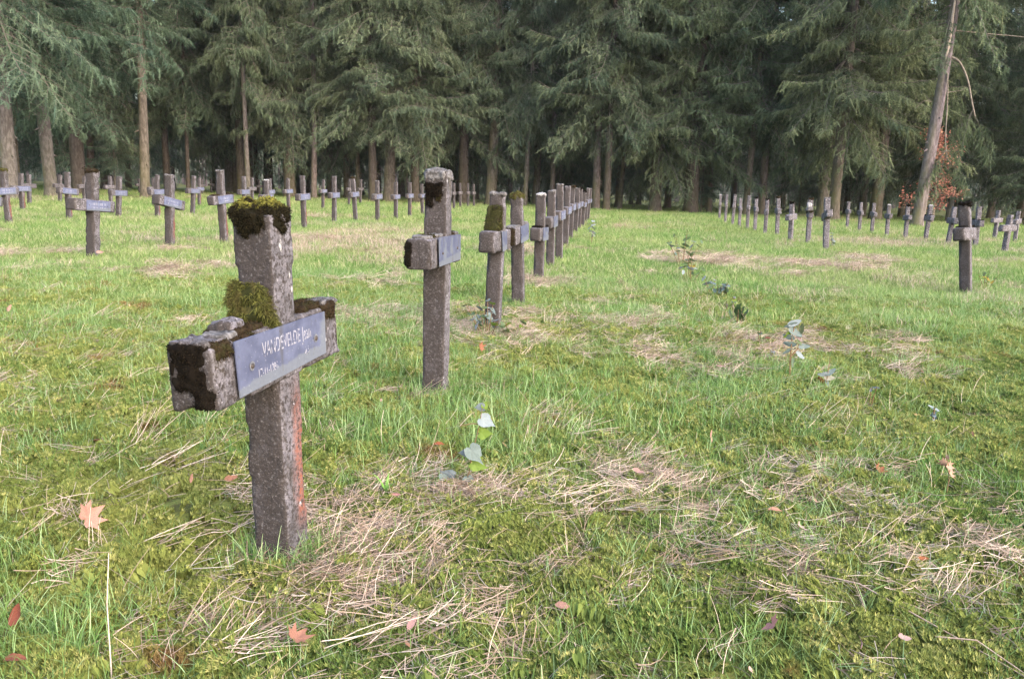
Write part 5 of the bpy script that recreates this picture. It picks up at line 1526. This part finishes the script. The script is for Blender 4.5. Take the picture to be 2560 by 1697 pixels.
# --- dead straw
x, y, rg = wedge(7000, 0.75, 11, power=1.15, seed=53)
mm = vn2(x, y, .75, 65) * .65 + vn2(x, y, 2.6, 66) * .35
keep = mm + rg.normal(0, .07, len(x)) > .595
x, y = x[keep], y[keep]
xs = [x]; ys = [y]
for (cx, cy, s, n) in ((-.40, 2.08, .13, 60), (-.62, 1.90, .12, 14), (-.60, 1.62, .14, 18), (.32, 9.0, .22, 110), (-.05, 5.5, .25, 90), (.45, 2.85, .14, 34), (.20, 3.5, .15, 26), (-.22, 2.62, .14, 50), (1.3, 2.0, .25, 40), (-.37, 3.88, .09, 26), (-.14, 5.76, .12, 30), (-.45, 2.02, .07, 34), (5.14, 9.27, .15, 30), (-1.5, 2.6, .4, 100), (-.2, 4.6, .2, 30), (-1.2, 3.6, .4, 90), (3.0, 11.5, .5, 90), (-.35, 1.55, .22, 50)):
    xs.append(rg.normal(cx, s, n)); ys.append(rg.normal(cy, s, n))
x = np.concatenate(xs); y = np.concatenate(ys)
nw = 3600
wx, wy, _ = wedge(nw, 0.75, 12, power=1.0, seed=58)
P, rot = lay(np.concatenate([x, wx]), np.concatenate([y, wy]), rg, .12)
kinds = np.concatenate([rg.integers(0, 6, len(x)), rg.integers(6, 9, nw)])
x = P[:, 0]; y = P[:, 1]
gn_tufts('dead_grass', [tuft_obj(straw_tuft(340 + i, 7 + i, .03, .13 + .03 * (i % 3), 1.0 + .3 * (i % 2), (6.28, 1.2)[i % 2]), 'straw_tuft', M['straw']) for i in range(6)] + [tuft_obj(straw_tuft(350 + i, 2, .04, .13, 1.8), 'straw_wisp', M['straw']) for i in range(3)], P, rot, .6 + .75 * rg.random(len(x)), kinds, 'pale pinkish dead grass lying in patches over the lawn', 'dead grass')

# --- matted dead grass
def mat_tuft(seed):
    rg = np.random.default_rng(seed); g = Geo()
    main = rg.random() * 6.28
    for k in range(46):
        L = .025 + .065 * rg.random()
        el = rg.normal(.10, .16); az = main + rg.normal(0, .9)
        s_ = np.linspace(0, 1, 4)
        side = rg.normal(0, .5)
        P = np.stack([L * s_ * math.cos(el), side * L * s_ ** 2, L * s_ * math.sin(el)], 1)
        w_ = (.0009 * (1 - .5 * s_))[:, None] * np.array([0, .8, .6])
        V = np.empty((8, 3)); V[0::2] = P - w_; V[1::2] = P + w_
        V = rot_z(V, az); V[:, :2] += rg.normal(0, .03, 2) - .5 * L * np.array([math.cos(az), math.sin(az)]); V[:, 2] += .004 + .02 * rg.random()
        g.add(V, [(0, 1, 3, 2), (2, 3, 5, 4), (4, 5, 7, 6)], float(rg.random()))
    return g
x, y, rg = wedge(30000, 0.75, 15, power=1.05, seed=57)
mm = vn2(x, y, .8, 71) * .5 + vn2(x, y, 2.4, 72) * .3 + vn2(x, y, 6, 73) * .2
keep = mm + rg.normal(0, .055, len(x)) > .672 + .010 * np.clip((y - 6) / 6, 0, 1)
x, y = x[keep], y[keep]
xs = [x]; ys = [y]
for (cx, cy, s, n) in ((-.40, 2.08, .12, 70), (-.62, 1.75, .2, 22), (.30, 9.0, .22, 70), (-.1, 5.45, .22, 60), (1.25, 1.9, .25, 40), (-.15, 2.6, .12, 40), (.45, 2.85, .12, 30)):
    xs.append(rg.normal(cx, s, n)); ys.append(rg.normal(cy, s, n))
x = np.concatenate(xs); y = np.concatenate(ys)
P, rot = lay(x, y, rg, .2, .004)
gn_tufts('matted_dead_grass', [tuft_obj(mat_tuft(400 + i), 'mat_tuft', M['straw']) for i in range(5)], P, rot, (.8 + .7 * rg.random(len(x))) * np.clip(.8 + y / 14, 1, 1.8), rg.integers(0, 5, len(x)), 'fine matted straw lying in pinkish patches between the green grass', 'dead grass')

# --- lawn farther off
x1, y1, rg = wedge(30000, 6.5, 22, m=1.5, power=1.05, seed=54)
x2, y2, _ = wedge(36000, 20, 70, m=3, power=.95, seed=55)
x = np.concatenate([x1, x2]); y = np.concatenate([y1, y2])
edge = y - .42 * x + (vn2(x, y, .25, 70) - .5) * 6
keep = ~((edge > 46) & (edge < 56) & (rg.random(len(x)) < .7))
x, y = x[keep], y[keep]
mm = vn2(x, y, .35, 67) * .55 + vn2(x, y, 1.2, 68) * .45
kind = np.where(mm + rg.normal(0, .12, len(x)) - np.clip((y - 18) / 150, 0, .12) > .70, 4 + rg.integers(0, 2, len(x)), rg.integers(0, 4, len(x)))
P, rot = lay(x, y, rg, .1)
pm = [tuft_obj(patch(360 + i, 60, .15, .03, .10, .0022), 'grass_patch', M['patch']) for i in range(4)] + [tuft_obj(patch(370 + i, 46, .15, .04, .13, .0018), 'straw_patch', M['straw']) for i in range(2)]
gn_tufts('lawn_grass_far', pm, P, rot, (.75 + .5 * rg.random(len(x))) * np.clip(.75 + y / 26, 1, 2.2), kind, 'green and straw coloured grass of the lawn stretching to the trees', 'grass')

# --- small leaf litter
x, y, rg = wedge(1500, 1.0, 12, power=1.1, seed=56)
P, rot = lay(x, y, rg, .6, .018)
lg = []
for i in range(4):
    g = Geo(); g.add([(-1, 0, 0), (-.3, -.5, .1), (.8, -.15, .25), (1, .1, .2), (.2, .55, .05)], [(0, 1, 2), (0, 2, 3), (0, 3, 4)], .2 * i + .1); lg.append(tuft_obj(g, 'leaf_bit', M['litter']) if 'litter' in M else g)
M['litter'] = mat_leafy('leaf_litter', ((0.20, 0.085, 0.045), (0.36, 0.20, 0.13), (0.44, 0.29, 0.23)), 3.0, 0.1)
lg = [tuft_obj(g, 'leaf_bit', M['litter']) if isinstance(g, Geo) else g for g in lg]
gn_tufts('leaf_litter', lg, P, rot, .007 + .010 * rg.random(len(x)), rg.integers(0, 4, len(x)), 'small scraps of brown leaves strewn through the grass', 'leaf litter')

# ------------------------------------------------------------------ thin haze added to lift the dark tones of the wood
def haze():
    V, F = rbox(530, 530, 17.5, (1, 1, 1), 0.001)
    V[:, 2] += 15.0 - 0.0
    m = bpy.data.materials.new('lift_haze'); m.use_nodes = True
    t = m.node_tree
    t.nodes.remove(t.nodes['Principled BSDF'])
    v = t.nodes.new('ShaderNodeVolumePrincipled')
    v.inputs['Color'].default_value = (0.9, 0.93, 0.95, 1)
    v.inputs['Density'].default_value = 0.00014
    t.links.new(v.outputs[0], t.nodes['Material Output'].inputs['Volume'])
    o = build('haze', V, F, m, smooth=False)
    tag(o, 'thin added haze lifting the dark tones between the trees', 'haze', kind='stuff')
haze()
